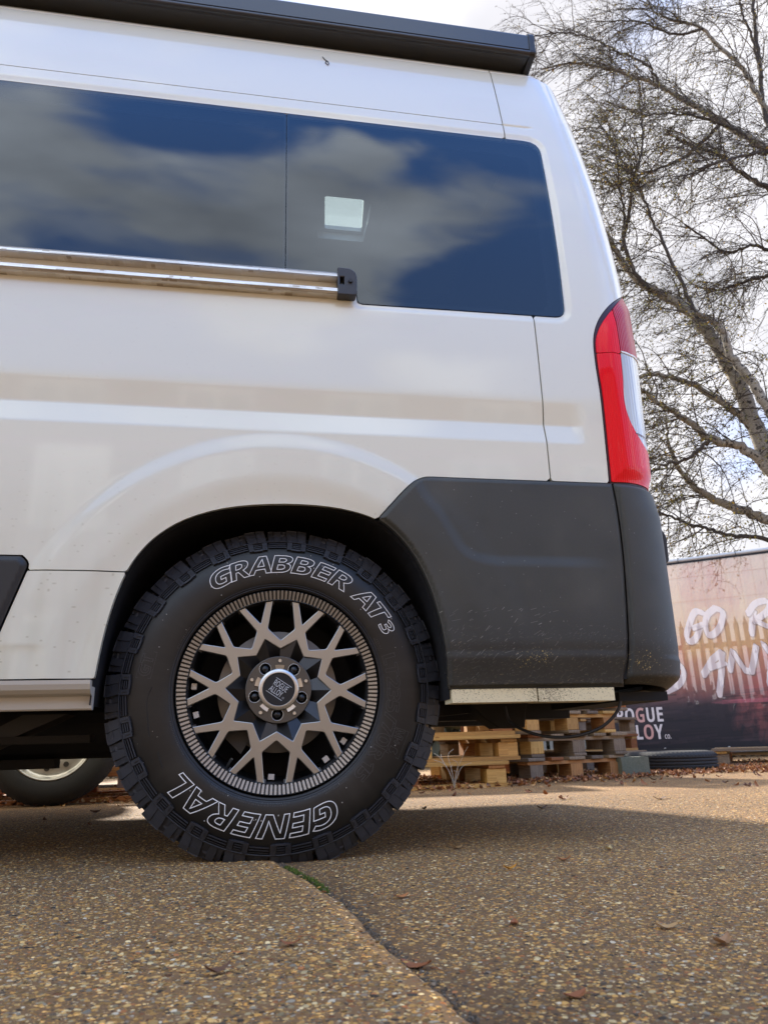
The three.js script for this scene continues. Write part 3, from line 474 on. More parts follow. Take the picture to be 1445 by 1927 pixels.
// ---------------------------------------------------------------- the wheel: z points out of the van, zero at the bulge of the sidewall
const font = await new FontLoader().loadAsync('fonts/droid/droid_sans_bold.typeface.json');
const wheel = new THREE.Group(); wheel.name = 'wheel'; wheel.position.set(0.001, 0.3735, -0.058); van.add(wheel);
{
  const dust = tex(canvas(2048, 256, (c, w, h) => { const im = c.createImageData(w, h); for (let y = 0; y < h; y++) for (let x = 0; x < w; x++) { const a = x / w * 6.283, n = fbm(Math.cos(a) * 5 + 9, Math.sin(a) * 5 + 9, y / h * 5, 5), f = fbm(Math.cos(a) * 40 + 60, Math.sin(a) * 40 + 60, y / h * 12, 3), v = 46 + 70 * Math.max(0, n - 0.38) * 2.2 + 46 * f, o = (y * w + x) * 4; im.data[o] = v * 1.04; im.data[o + 1] = v; im.data[o + 2] = v * 0.93; im.data[o + 3] = 255; } c.putImageData(im, 0, 0); }), true);
  const tyreMat = std(0.05, 0.05, 0.05, 0.43, 0, { map: dust }), skylitTreadMat = std(0.034, 0.037, 0.047, 0.62), titanium = std(0.345, 0.345, 0.335, 0.31, 0.88), darkMetal = std(0.05, 0.048, 0.046, 0.4, 0.7), deepBlack = std(0.006, 0.006, 0.007, 0.6), silver = std(0.58, 0.57, 0.54, 0.32, 0.95), gloss = std(0.006, 0.006, 0.007, 0.34);  // tread rubber tinted lighter and bluish: sky light painted into its colour
  // carcass
  const side = [[0.226, -0.030], [0.2335, -0.0205], [0.2365, -0.010], [0.241, -0.0075], [0.250, -0.0035], [0.262, -0.001], [0.280, 0.0], [0.300, -0.0008], [0.318, -0.004], [0.332, -0.009], [0.343, -0.0155], [0.352, -0.024], [0.359, -0.034], [0.3635, -0.046], [0.3655, -0.064], [0.367, -0.115]];
  const zAt = (r) => { for (let k = 0; k + 1 < side.length; k++) if (r <= side[k + 1][0]) { const t = (r - side[k][0]) / (side[k + 1][0] - side[k][0]), a = side[Math.max(k - 1, 0)], b = side[k], c = side[k + 1], d = side[Math.min(k + 2, side.length - 1)]; return lerp(b[1], c[1], t); } return -0.115; };
  const fine = spline(side.map((p) => [p[0], p[1], 0]), 70).map((p) => new THREE.Vector2(p.x, p.y));
  const whole = [...fine, ...fine.slice().reverse().map((p) => new THREE.Vector2(p.x, -0.235 - p.y))];
  const bumps = (r, a) => 0.0005 * (fbm(Math.cos(a) * r * 50, Math.sin(a) * r * 50, 2, 3) - 0.5);
  const lathe = new THREE.LatheGeometry(whole, 160); lathe.rotateX(Math.PI / 2); // y axis -> z
  const swell = (g) => { const p = g.attributes.position; for (let k = 0; k < p.count; k++) { const x = p.getX(k), y = p.getY(k), r = Math.hypot(x, y); if (r > 0.315) { const f = 1 + (r - 0.315) * 0.17 / r; p.setXY(k, x * f, y * f); } } return g; };
  swell(lathe); const tyre = mesh('tyre', lathe, tyreMat, wheel);
  const polar = (a, r, z) => [Math.cos(a) * r, Math.sin(a) * r, z];
  // block between two angles and two radii on the face; slanted outline possible
  const wedge = (b, a0, a1, a2, a3, r0, r1, zb0, zf0, zb1, zf1, col) => b.hexa([polar(a0, r0, zb0), polar(a1, r0, zb0), polar(a2, r1, zb1), polar(a3, r1, zb1), polar(a0, r0, zf0), polar(a1, r0, zf0), polar(a2, r1, zf1), polar(a3, r1, zf1)].map((q) => q), col);
  const N = 46, P = (Math.PI * 2) / N, R = rng(2), Rt = 0.3815;
  const kinds = [0, 1].map((k) => {
    const m = new MB(), lm = new MB(), a = 0.03, even = k === 0, w = P * 0.92, zs = even ? 0 : -0.007, rt = Rt - (even ? 0 : 0.0012), jit = 0;
    const cuts = even ? [[0, 0.44], [0.475, 1]] : [[0, 0.30], [0.335, 0.72], [0.75, 1]];
    cuts.forEach(([u, v], e) => {
      const A = a + jit + w * u, B = a + jit + w * v, dz = even ? (e ? -0.0025 : 0) : (e === 1 ? 0.0015 : -0.003), slant = 0.010 * (even ? 1 : -0.4);
      // shoulder face, chamfered at the top, then the top of the block running across the tread
      wedge(m, A, B, B + slant, A + slant, 0.3505, rt - 0.009, -0.050, zAt(0.3505) + 0.003 + zs * 0.4, -0.060, -0.0335 + zs + dz);
      wedge(m, A + slant, B + slant, B + slant, A + slant, rt - 0.009, rt - 0.0015, -0.075, -0.0335 + zs + dz, -0.075, -0.0405 + zs + dz);
      m.hexa([polar(A + slant, 0.362, -0.098 - dz), polar(B + slant, 0.362, -0.098), polar(B + slant, rt, -0.098), polar(A + slant, rt, -0.098 - dz), polar(A + slant, 0.362, -0.045), polar(B + slant, 0.362, -0.045), polar(B + slant, rt, -0.043 + zs), polar(A + slant, rt, -0.043 + zs)]);
    });
    wedge(m, a + 0.002, a + w - 0.002, a + w, a + 0.006, 0.351, rt - 0.008, -0.058, zAt(0.351) + 0.0005 + zs * 0.4, -0.062, -0.0385 + zs);
    // notch tooth at the outer edge and the raised square on the shoulder
    wedge(m, a + w * 0.1, a + w * 0.36, a + w * 0.36, a + w * 0.1, rt - 0.017, rt - 0.0105, -0.05, -0.0315 + zs * 0.9, -0.05, -0.0325 + zs * 0.9);
    if (even) for (const [p, q, r0, r1] of [[0.56, 0.86, 0.0105, 0.0125], [0.56, 0.86, 0.017, 0.019], [0.56, 0.62, 0.0125, 0.017], [0.80, 0.86, 0.0125, 0.017]]) wedge(m, a + w * p, a + w * q, a + w * q, a + w * p, rt - r1 - 0.002, rt - r0 - 0.002, -0.05, -0.0305 + 0.0, -0.05, -0.0318);
    // tread rows further in
    for (const z of [-0.105, -0.137, -0.169, -0.2]) { const o = a + P * (0.2 + 0.5 * ((z * 1000) % 2)); m.hexa([polar(o, 0.362, z - 0.027), polar(o + w * 0.8, 0.362, z - 0.025), polar(o + w * 0.8, Rt, z - 0.025), polar(o, Rt, z - 0.027), polar(o + 0.02, 0.362, z), polar(o + w * 0.9, 0.362, z - 0.003), polar(o + w * 0.9, Rt, z - 0.003), polar(o + 0.02, Rt, z)]); }
    // side lugs: long over two blocks, short between
    const c = a + P * 0.46, lug = (cx, hw, rIn, z, ends) => {
      const hw2 = hw * ends; wedge(lm, cx - hw2, cx + hw2, cx + hw, cx - hw, rIn, 0.3495, zAt(rIn) - 0.004, zAt(rIn) + z, zAt(0.3495) - 0.004, zAt(0.3495) + z * 1.1);
    };
    if (even) {
      lug(c, P * 0.50, 0.3285, 0.0016, 0.8);
      const bar = (p, q, r0, r1, z = 0.0062) => wedge(lm, c + P * p, c + P * q, c + P * q, c + P * p, r0, r1, zAt(r0) - 0.002, zAt(r0) + z, zAt(r1) - 0.002, zAt(r1) + z);
      bar(-0.47, -0.22, 0.3305, 0.3485); bar(0.24, 0.49, 0.3305, 0.3485); bar(-0.22, 0.24, 0.3292, 0.3325); for (const r of [0.3352, 0.3395, 0.3438]) bar(-0.17, 0.2, r, r + 0.0021, 0.0052); bar(0.335, 0.355, 0.334, 0.343, 0.0074); bar(-0.36, -0.34, 0.334, 0.343, 0.0074);
    } else {
      const bar = (p, q, r0, r1, z = 0.0048) => wedge(lm, c + P * p, c + P * q, c + P * q, c + P * p, r0, r1, zAt(r0) - 0.002, zAt(r0) + z, zAt(r1) - 0.002, zAt(r1) + z);
      bar(-0.46, 0.46, 0.3355, 0.3378); bar(-0.46, 0.46, 0.3405, 0.3425); bar(-0.46, 0.46, 0.3452, 0.347);
    }
    return [swell(m.geo()), swell(lm.geo())];
  });
  for (let k = 0; k < N; k++) { const [bg, lg] = kinds[k % 2], j = (R() - 0.5) * 0.006; mesh('tread_block', bg, skylitTreadMat, wheel).rotation.z = k * P + j; mesh('side_lug', lg, skylitTreadMat, wheel).rotation.z = k * P; }
  // the two rings the lugs hang from
  const ringOf = (r0, r1, z) => { const g = new THREE.LatheGeometry([[r0, zAt(r0) - 0.003], [r0, zAt(r0) + z], [r1, zAt(r1) + z], [r1, zAt(r1) - 0.003]].map((p) => new THREE.Vector2(...p)), 160); g.rotateX(Math.PI / 2); return g; };
  
  mesh('tyre_rib', swell(mergeGeometries([ringOf(0.3487, 0.3515, 0.0056), ringOf(0.2455, 0.2465, 0.0008), ringOf(0.2405, 0.242, 0.0014)])), skylitTreadMat, wheel);

  // --- lettering, outlined on the sidewall
  const place = (x, y, a0, r0, rm) => { const a = a0 - x / rm; return [Math.cos(a) * (r0 + y), Math.sin(a) * (r0 + y), a]; };
  function outline(b, shapes, a0, r0, rm, sx, skew, width, lift) {
    const loops = []; for (const s of shapes) { const e = s.extractPoints(6); loops.push(e.shape, ...e.holes); }
    for (const L0 of loops) {
      let L = L0.map((p) => [p.x * sx + p.y * skew, p.y]); L = L.filter((p, k) => Math.hypot(p[0] - L[(k + 1) % L.length][0], p[1] - L[(k + 1) % L.length][1]) > 4e-4);
      // subdivide so that the strip follows the arc
      const D = []; L.forEach((p, k) => { const q = L[(k + 1) % L.length], n = Math.max(1, Math.ceil(Math.hypot(q[0] - p[0], q[1] - p[1]) / 0.006)); for (let e = 0; e < n; e++) D.push([lerp(p[0], q[0], e / n), lerp(p[1], q[1], e / n)]); });
      const n = D.length, inn = [], out = [];
      for (let k = 0; k < n; k++) {
        const p = D[(k + n - 1) % n], q = D[(k + 1) % n], c = D[k]; let t1 = [c[0] - p[0], c[1] - p[1]], t2 = [q[0] - c[0], q[1] - c[1]]; const l1 = Math.hypot(...t1) || 1, l2 = Math.hypot(...t2) || 1; t1 = t1.map((e) => e / l1); t2 = t2.map((e) => e / l2);
        let nx = -(t1[1] + t2[1]), ny = t1[0] + t2[0]; const l = Math.hypot(nx, ny) || 1; nx /= l; ny /= l; const h = width / 2 / Math.max(0.5, Math.abs(nx * -t1[1] + ny * t1[0]));
        inn.push([c[0] + nx * h, c[1] + ny * h]); out.push([c[0] - nx * h, c[1] - ny * h]);
      }
      const Q = (p, d) => { const w = place(p[0], p[1], a0, r0, rm), r = r0 + p[1]; return [w[0], w[1], zAt(r) + d]; };
      for (let k = 0; k < n; k++) { const j = (k + 1) % n; b.quad(Q(out[k], lift), Q(out[j], lift), Q(inn[j], lift), Q(inn[k], lift)); b.quad(Q(out[k], 0), Q(out[j], 0), Q(out[j], lift), Q(out[k], lift)); b.quad(Q(inn[j], 0), Q(inn[k], 0), Q(inn[k], lift), Q(inn[j], lift)); }
    }
  }
  function write(text, angles, size, r0, sx, skew, width, lift, mat, name = 'letter') {
    [...text].forEach((ch, k) => { if (ch === ' ') return; const b = new MB(), sh = font.generateShapes(ch, size), bb = new THREE.Box2(); sh.forEach((s) => s.getPoints().forEach((p) => bb.expandByPoint(p))); const mid = (bb.min.x + bb.max.x) / 2 * sx + size * 0.36 * skew; outline(b, sh, angles[k] * Math.PI / 180 + mid / (r0 + size * 0.36), r0, r0 + size * 0.36, sx, skew, width, lift); mesh(name, b.geo(), mat, wheel); });
  }
  const white = std(0.78, 0.78, 0.77, 0.6), h = 0.050, hs = 0.043;
  write('GRABBER', [119, 109.3, 99.5, 89.7, 79.8, 70, 60], hs, 0.2745, 1.50, 0.28, 0.0017, 0.0012, white);
  write('AT', [45.8, 37.6], hs, 0.2745, 1.40, 0.28, 0.0017, 0.0012, white);
  write('3', [28.9], 0.032, 0.2775, 1.3, 0.1, 0.0016, 0.0012, white);
  write('GENERAL', [-68.5, -79.5, -90.8, -102.4, -113.9, -125.4, -136.6], h, 0.2715, 1.34, 0.30, 0.0018, 0.0012, white);
  const moulded = std(0.03, 0.03, 0.032, 0.42);
  write('LT235/70R15', [14, 8.6, 2.2, -3.8, -9.6, -15.2, -20.4, -26.4, -33.5, -40.5, -45.5], 0.030, 0.2545, 1.35, 0, 0.0014, 0.0009, moulded);
  write('GT', [171.5, 166.8], 0.026, 0.2925, 1.1, 0, 0.0018, 0.001, moulded);
  write('M+S', [-21, -24.8, -28.6], 0.02, 0.2905, 1.1, 0, 0.0014, 0.001, moulded);
  { // small moulded rows by the bead: short raised dashes, as fine print reads at this size
    const b = new MB(), R3 = rng(66); for (const [a0, a1, r] of [[20, 26, 0.2455], [20, 27, 0.251], [20, 26, 0.2565], [-52, -76, 0.2475], [-52, -66, 0.2535], [-84, -128, 0.2465], [-86, -126, 0.2515], [146, 158, 0.249], [196, 214, 0.2475]]) for (let a = Math.max(a0, a1); a > Math.min(a0, a1); a -= 0.55 + 0.5 * R3()) { const w = 0.2 + 0.25 * R3(), q = a * Math.PI / 180, e = w * Math.PI / 180; wedge(b, q - e, q, q, q - e, r, r + 0.0035, zAt(r) - 0.001, zAt(r) + 0.0007, zAt(r + 0.0035) - 0.001, zAt(r + 0.0035) + 0.0007); }
    for (const [a, r] of [[168.9, 0.2895], [-24.8, 0.2875]]) { for (const [p, q, r0, r1] of [[-6, 6, -0.001, 0], [-6, 6, 0.032, 0.033], [-6, -5.7, 0, 0.032], [5.7, 6, 0, 0.032]]) { const A = (a + p) * Math.PI / 180, B = (a + q) * Math.PI / 180; wedge(b, A, B, B, A, r + r0, r + r1, zAt(r + r0) - 0.001, zAt(r + r0) + 0.0009, zAt(r + r1) - 0.001, zAt(r + r1) + 0.0009); } }
    mesh('moulded_mark', b.geo(), moulded, wheel);
  }
  { // cracked mud trails and drops on the sidewall
    const b = new MB(), R3 = rng(21); for (const L of [[[-0.283, 0.008], [-0.292, -0.02], [-0.288, -0.06], [-0.282, -0.10]], [[-0.262, -0.13], [-0.258, -0.15], [-0.250, -0.168]]]) b.tube(spline(L.map((p) => [p[0] + 0.004 * (R3() - 0.5), p[1], zAt(Math.hypot(p[0], p[1])) + 0.0002]), 24), 0.0011, 5); mesh('dirt_streak', b.geo(), std(0.006, 0.005, 0.005, 0.5), wheel);
    const d = new MB(); for (let k = 0; k < 46; k++) { const a = R3() * 6.28, r = 0.25 + 0.085 * R3(), q = polar(a, r, zAt(r)), w = 0.0007 + 0.0008 * R3(); d.hexa([[q[0] - w, q[1] - w, q[2]], [q[0] + w, q[1] - w, q[2]], [q[0] + w, q[1] + w, q[2]], [q[0] - w, q[1] + w, q[2]], [q[0] - w * 0.5, q[1] - w * 0.5, q[2] + w], [q[0] + w * 0.5, q[1] - w * 0.5, q[2] + w], [q[0] + w * 0.5, q[1] + w * 0.5, q[2] + w], [q[0] - w * 0.5, q[1] + w * 0.5, q[2] + w]]); } const dr = mesh('grit', d.geo(), std(0.4, 0.38, 0.34, 0.5), wheel); dr.userData.kind = 'stuff';
  }
  // --- alloy: ribbed ring
  const RR0 = 0.2327, ring = new MB(), ribs = 150, per = 1, tot = ribs * per, pr = [[0.2335, -0.016, 0], [0.2322, -0.0065, 0], [0.2300, -0.0035, 1], [0.2120, -0.0085, 1], [0.2092, -0.0115, 0.2], [0.2078, -0.018, 0]];
  for (let k = 0; k <= tot; k++) { const a = (k / tot) * Math.PI * 2, ph = (k % per) / per, g = ph < 0.5 ? 0 : 1; pr.forEach((p) => { const q = polar(a, p[0], p[1] - p[2] * 0.0055); ring.p.push(...q); ring.n.push(0, 0, 1); ring.u.push(0, 0); }); if (k) for (let e = 0; e + 1 < pr.length; e++) { const b0 = (k - 1) * pr.length + e, b1 = k * pr.length + e; ring.i.push(b0, b0 + 1, b1, b1, b0 + 1, b1 + 1); } }
  { const g = ring.geo().toNonIndexed(); g.computeVertexNormals(); mesh('rim_ring', g, darkMetal, wheel); const b = new MB(); for (let k = 0; k < ribs; k++) { const a = k / ribs * Math.PI * 2, w = Math.PI * 2 / ribs * 0.27; for (const [r0, r1, z0, z1] of [[0.2100, 0.2303, -0.0085, -0.0036], [0.2303, 0.2318, -0.0036, -0.0062]]) wedge(b, a - w, a + w, a + w, a - w, r0, r1, -0.016, z0, -0.016, z1); wedge(b, a - w, a + w, a + w, a - w, 0.2088, 0.21, -0.016, -0.0115, -0.016, -0.0085); } const rb = mesh('ring_rib', b.geo(), titanium, wheel); rb.userData.kind = 'stuff'; }
  // barrel
  const barrel = new THREE.LatheGeometry([[0.2079, -0.018], [0.205, -0.022], [0.2035, -0.06], [0.197, -0.10], [0.197, -0.19], [0.0, -0.19]].map((p) => new THREE.Vector2(...p)), 96); barrel.rotateX(Math.PI / 2); mesh('rim_barrel', barrel, std(0.018, 0.017, 0.017, 0.5, 0.4), wheel);
  // --- spokes: ten forked spokes joined in a star
  const deg = Math.PI / 180, off = -1.7, pt = (a, r) => [Math.cos((a + off) * deg) * r * RR0, Math.sin((a + off) * deg) * r * RR0], outer = [], radii = [], hole = [];
  for (let k = 0; k < 10; k++) { const f = k * 36; for (const [d, r, q] of [[-18, 0.492, 0.004], [-5.3, 0.622, 0.0045], [-11.5, 0.895, 0], [-7.1, 0.895, 0], [0, 0.684, 0.003], [7.1, 0.895, 0], [11.5, 0.895, 0], [5.3, 0.622, 0.0045]]) { outer.push(pt(f + d, r)); radii.push(q); } hole.push(pt(f - 18, 0.405), pt(f, 0.522)); }
  const web = shapeOf(roundPoly(outer, radii, 4)); web.holes.push(new THREE.Path(roundPoly(hole, 0.0015, 2).reverse().map((p) => new THREE.Vector2(...p))));
  const face = new THREE.ExtrudeGeometry(web, { depth: 0.018, bevelEnabled: true, bevelThickness: 0.002, bevelSize: 0.0016, bevelOffset: -0.0016, bevelSegments: 2 }); face.translate(0, 0, -0.0355);
  // dish it slightly towards the hub
  { const p = face.attributes.position; for (let k = 0; k < p.count; k++) { const r = Math.hypot(p.getX(k), p.getY(k)) / RR0; p.setZ(k, p.getZ(k) - 0.007 * (1 - ss(r, 0.35, 0.9))); } }
  mesh('spoke_web', face, titanium, wheel);
  { const b = new MB(), e = 3.0 * deg; wedge(b, -e, e, e, -e, 0.1995, 0.2085, -0.075, -0.0195, -0.075, -0.0165); const g = b.geo(); for (let k = 0; k < 10; k++) for (const d of [-9.3, 9.3]) mesh('spoke_foot', g, darkMetal, wheel).rotation.z = (k * 36 + d + off) * deg; }
  // dark star between spokes and hub: facets with a ridge under every point
  { const b = new MB(), H = []; for (let k = 0; k < 20; k++) H.push(pt(-18 + k * 18, 0.318)); const zt = -0.0225, zb = -0.040; for (let k = 0; k < 20; k++) { const j = (k + 1) % 20, o1 = hole[k], o2 = hole[j], h1 = H[k], h2 = H[j], z1 = k % 2 ? zt + 0.001 : zt - 0.004, z2 = j % 2 ? zt + 0.001 : zt - 0.004, w1 = k % 2 ? zb + 0.007 : zb - 0.004, w2 = j % 2 ? zb + 0.007 : zb - 0.004; b.quad([...h1, w1], [...o1, z1], [...o2, z2], [...h2, w2]); } mesh('hub_star', b.geo(), std(0.045, 0.043, 0.042, 0.33, 0.75), wheel); }
  // hub disc with five bolt recesses
  const disc = new THREE.Shape(); disc.absarc(0, 0, 0.330 * RR0, 0, Math.PI * 2); const boltA = [-92, -20, 52, 124, 196];
  for (const a of boltA) { const q = new THREE.Path(), c = [Math.cos(a * deg) * 0.0572, Math.sin(a * deg) * 0.0572]; q.absarc(c[0], c[1], 0.0132, 0, Math.PI * 2, true); disc.holes.push(q); }
  const hub = new THREE.ExtrudeGeometry(disc, { depth: 0.016, bevelEnabled: true, bevelThickness: 0.0015, bevelSize: 0.0012, bevelOffset: -0.0012, bevelSegments: 2, curveSegments: 40 }); hub.translate(0, 0, -0.046); mesh('hub', hub, std(0.10, 0.098, 0.095, 0.38, 0.85), wheel);
  for (const a of boltA) { const c = [Math.cos(a * deg) * 0.0572, Math.sin(a * deg) * 0.0572], g = new THREE.LatheGeometry([[0, 0.001], [0.006, -0.0005], [0.0095, -0.004], [0.0105, -0.010], [0.0105, -0.03]].map((p) => new THREE.Vector2(...p)), 24); g.rotateX(Math.PI / 2); g.translate(c[0], c[1], -0.0285); mesh('wheel_nut', g, gloss, wheel); const r = new THREE.TorusGeometry(0.0135, 0.0007, 8, 32); r.translate(c[0], c[1], -0.0268); mesh('bolt_seat', r, silver, wheel); }
  for (const a of boltA) { const b = new MB(), c = (a + 36) * deg, e = 0.19; { for (let k = 0; k < 6; k++) { const A = c - e + (2 * e * k) / 6, B = c - e + (2 * e * (k + 1)) / 6; wedge(b, A, B, B, A, 0.0455, 0.0565, -0.032, -0.0245, -0.032, -0.0225); } } mesh('hub_pad', b.geo(), silver, wheel); }
  for (const a of boltA) { const c = (a + 36) * deg, g = new THREE.CylinderGeometry(0.0036, 0.0048, 0.004, 14); g.rotateX(Math.PI / 2); g.translate(Math.cos(c) * 0.0662, Math.sin(c) * 0.0662, -0.0255); mesh('rivet', g, silver, wheel); }
  const cr = new THREE.LatheGeometry([[0.0375, -0.03], [0.0375, -0.0188], [0.0385, -0.0175], [0.0455, -0.0195], [0.0475, -0.022], [0.0475, -0.034]].map((p) => new THREE.Vector2(...p)), 64); cr.rotateX(Math.PI / 2); mesh('cap_ring', cr, silver, wheel);
  const logoC = canvas(512, 512, (c, w) => {
    c.fillStyle = 'rgb(10,11,15)'; c.fillRect(0, 0, w, w); c.translate(w / 2 + 4, w / 2 - 4); c.rotate(33 * deg); c.fillStyle = c.strokeStyle = 'rgb(200,204,208)'; c.textAlign = 'center'; c.textBaseline = 'alphabetic';
    c.lineWidth = 7; for (const [x0, x1, y] of [[-136, 158, -126], [-158, 136, 128]]) { c.beginPath(); c.moveTo(x0, y); c.lineTo(x1, y); c.stroke(); }
    c.save(); c.scale(0.62, 1); c.font = '128px sans-serif'; c.fillText('ROGUE', 0, -10, 460); c.fillText('ALLOY', -34, 100, 400); c.font = '40px sans-serif'; c.fillText('CO.', 216, 100); c.restore();
  });
  const logo = new THREE.CircleGeometry(0.0376, 48); logo.translate(0, 0, -0.0195); mesh('hub_cap', logo, new THREE.MeshStandardMaterial({ map: tex(logoC), roughness: 0.55 }), wheel);
  { const g = new THREE.LatheGeometry([[0.06, -0.075], [0.142, -0.075], [0.142, -0.095], [0.06, -0.095]].map((p) => new THREE.Vector2(...p)), 64); g.rotateX(Math.PI / 2); mesh('brake_disc', g, std(0.16, 0.15, 0.14, 0.45, 0.8), wheel);
    const wm = std(0.5, 0.5, 0.49, 0.4, 0.4); for (const a of [177, 196, 266, 305, 322]) { const b = new MB(), c = a * deg; wedge(b, c - 0.035, c + 0.035, c + 0.035, c - 0.035, 0.188, 0.2, -0.062, -0.036, -0.062, -0.036); mesh('balance_weight', b.geo(), wm, wheel); }
    const c = new MB(); c.hexa([polar(-2.1, 0.12, -0.09), polar(-2.6, 0.12, -0.09), polar(-2.6, 0.165, -0.09), polar(-2.1, 0.165, -0.09), polar(-2.1, 0.12, -0.055), polar(-2.6, 0.12, -0.055), polar(-2.6, 0.165, -0.055), polar(-2.1, 0.165, -0.055)]); mesh('brake_caliper', c.geo(), std(0.05, 0.045, 0.04, 0.6, 0.4), wheel);
    const v = new MB(); v.tube([V(-0.115, -0.172, -0.05), V(-0.108, -0.16, -0.038), V(-0.103, -0.152, -0.030)], 0.0032, 8, undefined, true); mesh('tyre_valve', v.geo(), silver, wheel); }
}
{ const w2 = wheel.clone(); w2.position.z = -2.05 + 0.058; w2.rotation.y = Math.PI; w2.name = 'wheel'; van.add(w2); }
// ---------------------------------------------------------------- pallets
const woodTex = (seed, base, dark) => tex(canvas(512, 128, (c, w, h) => { const R = rng(seed); c.fillStyle = `rgb(${base})`; c.fillRect(0, 0, w, h); for (let k = 0; k < 260; k++) { const y = R() * h, a = 2 + 5 * R(), L = 60 + 400 * R(), x = R() * w - 100; c.strokeStyle = `rgba(${dark},${0.08 + 0.22 * R()})`; c.lineWidth = 0.6 + 1.6 * R(); c.beginPath(); c.moveTo(x, y); c.bezierCurveTo(x + L / 3, y + a * (R() - 0.5), x + L / 1.5, y + a * (R() - 0.5), x + L, y + a * (R() - 0.5)); c.stroke(); } for (let k = 0; k < 5; k++) { c.fillStyle = `rgba(${dark},.6)`; c.beginPath(); c.ellipse(R() * w, R() * h, 5 + 5 * R(), 3 + 3 * R(), 0, 0, 7); c.fill(); } for (let k = 0; k < 800; k++) { c.fillStyle = `rgba(${dark},.12)`; c.fillRect(R() * w, R() * h, 3, 1); } }), true, [1.2, 6]);
const woods = { pale: [woodTex(1, '226,182,108', '140,92,40'), woodTex(2, '212,164,96', '120,76,34')], old: [woodTex(3, '164,142,114', '80,60,44'), woodTex(4, '142,124,104', '70,56,44')], red: [woodTex(5, '178,112,62', '90,50,24'), woodTex(6, '196,140,84', '100,60,30')] };
const woodMats = {}; for (const k in woods) woodMats[k] = woods[k].flatMap((t, i) => [0.62, 0.82].map((v) => new THREE.MeshStandardMaterial({ map: t, color: rgb(v, v, v), roughness: 0.85 })));
const chamfered = (x, y, z) => { const s = shapeOf(roundPoly([[-x / 2, -y / 2], [x / 2, -y / 2], [x / 2, y / 2], [-x / 2, y / 2]], 0.004, 1)), g = new THREE.ExtrudeGeometry(s, { depth: z, bevelEnabled: false }); g.translate(0, 0, -z / 2); return g; };
const boardG = [chamfered(1.2, 0.021, 0.1), chamfered(1.2, 0.021, 0.135)], crossG = chamfered(0.8, 0.021, 0.1).rotateY(Math.PI / 2), blockG = chamfered(0.12, 0.078, 0.1);
function pallet(label, pos, turn, tone, mix, seed, group) {
  const R = rng(seed), t = thing('pallet', label, 'pallet', pos, turn, group), pick = () => { const k = R() < mix ? (R() < 0.5 ? 'red' : 'pale') : tone; return woodMats[k][(R() * 4) | 0]; };
  const put = (n, g, x, y, z) => { const m = mesh(n, g, pick(), t); m.position.set(x + (R() - 0.5) * 0.008, y, z + (R() - 0.5) * 0.008); m.rotation.y = (R() - 0.5) * 0.012; };
  for (const z of [-0.34, 0, 0.34]) { put('bottom_board', boardG[0], 0, 0.0105, z); for (const x of [-0.53, 0, 0.53]) put('block', blockG, x, 0.0605, z); }
  for (const x of [-0.53, 0, 0.53]) put('cross_board', crossG, x, 0.1105, 0);
  for (const [k, z] of [-0.345, -0.175, 0, 0.175, 0.345].entries()) put('deck_board', boardG[k % 2 ? 0 : 1], 0, 0.132, z);
  return t;
}
const PH = 0.1435;
// stack on the left of the gap, bright new timber
[['pale', 0.35, 0.78, -2.98, 0.10, 'new yellow pallet at the bottom of the stack behind the tyre'], ['pale', 0.3, 0.90, -3.05, 0.04, 'new yellow pallet second from the ground in the stack behind the tyre'], ['pale', 0.3, 0.92, -3.13, -0.06, 'new yellow pallet on top of the stack behind the tyre, just under the van']].forEach(([tone, mix, x, z, a, l], k) => pallet(l, [x, k * PH, z], a, tone, mix, 40 + k, 'pallets stacked in the yard'));
// weathered stack below the bumper
[['old', 0.5, 1.86, -3.67, 1.90, 'weathered pallet at the bottom of the stack below the bumper'], ['old', 0.25, 1.93, -3.70, 1.84, 'weathered pallet second from the ground in the stack below the bumper'], ['old', 0.45, 1.83, -3.64, 1.93, 'weathered pallet third from the ground in the stack below the bumper'], ['old', 0.2, 1.98, -3.72, 1.86, 'weathered pallet fourth from the ground in the stack below the bumper'], ['old', 0.35, 2.04, -3.68, 1.90, 'weathered pallet on top of the stack below the bumper']].forEach(([tone, mix, x, z, a, l], k) => pallet(l, [x, k * PH, z], a, tone, mix, 60 + k, 'pallets stacked in the yard'));
[['old', 0.2, 0.45, -4.15, 0.05, 'grey pallet at the bottom of the low stack farther back'], ['old', 0.3, 0.5, -4.2, 0.1, 'grey pallet in the middle of the low stack farther back'], ['old', 0.3, 0.47, -4.2, 0.02, 'grey pallet on top of the low stack farther back']].forEach(([tone, mix, x, z, a, l], k) => pallet(l, [x, k * PH, z], a, tone, mix, 80 + k, 'pallets stacked in the yard'));
[['old', 0.2, -0.85, -4.0, 0.05, 'brown pallet at the bottom of the row far behind the loose wheel'], ['old', 0.3, -0.8, -4.05, 0.0, 'brown pallet on top of the row far behind the loose wheel']].forEach(([tone, mix, x, z, a, l], k) => pallet(l, [x, 0.01 + k * PH, z], a, tone, mix, 120 + k, 'pallets stacked in the yard'));
[['red', 0.3, -1.0, -2.95, 0.05, 'orange pallet on the ground seen under the van beside the loose wheel'], ['red', 0.25, -0.98, -3.0, 0.0, 'orange pallet lying on another one, seen under the van beside the loose wheel']].forEach(([tone, mix, x, z, a, l], k) => pallet(l, [x, 0.008 + k * PH, z], a, tone, mix, 90 + k, 'pallets stacked in the yard'));
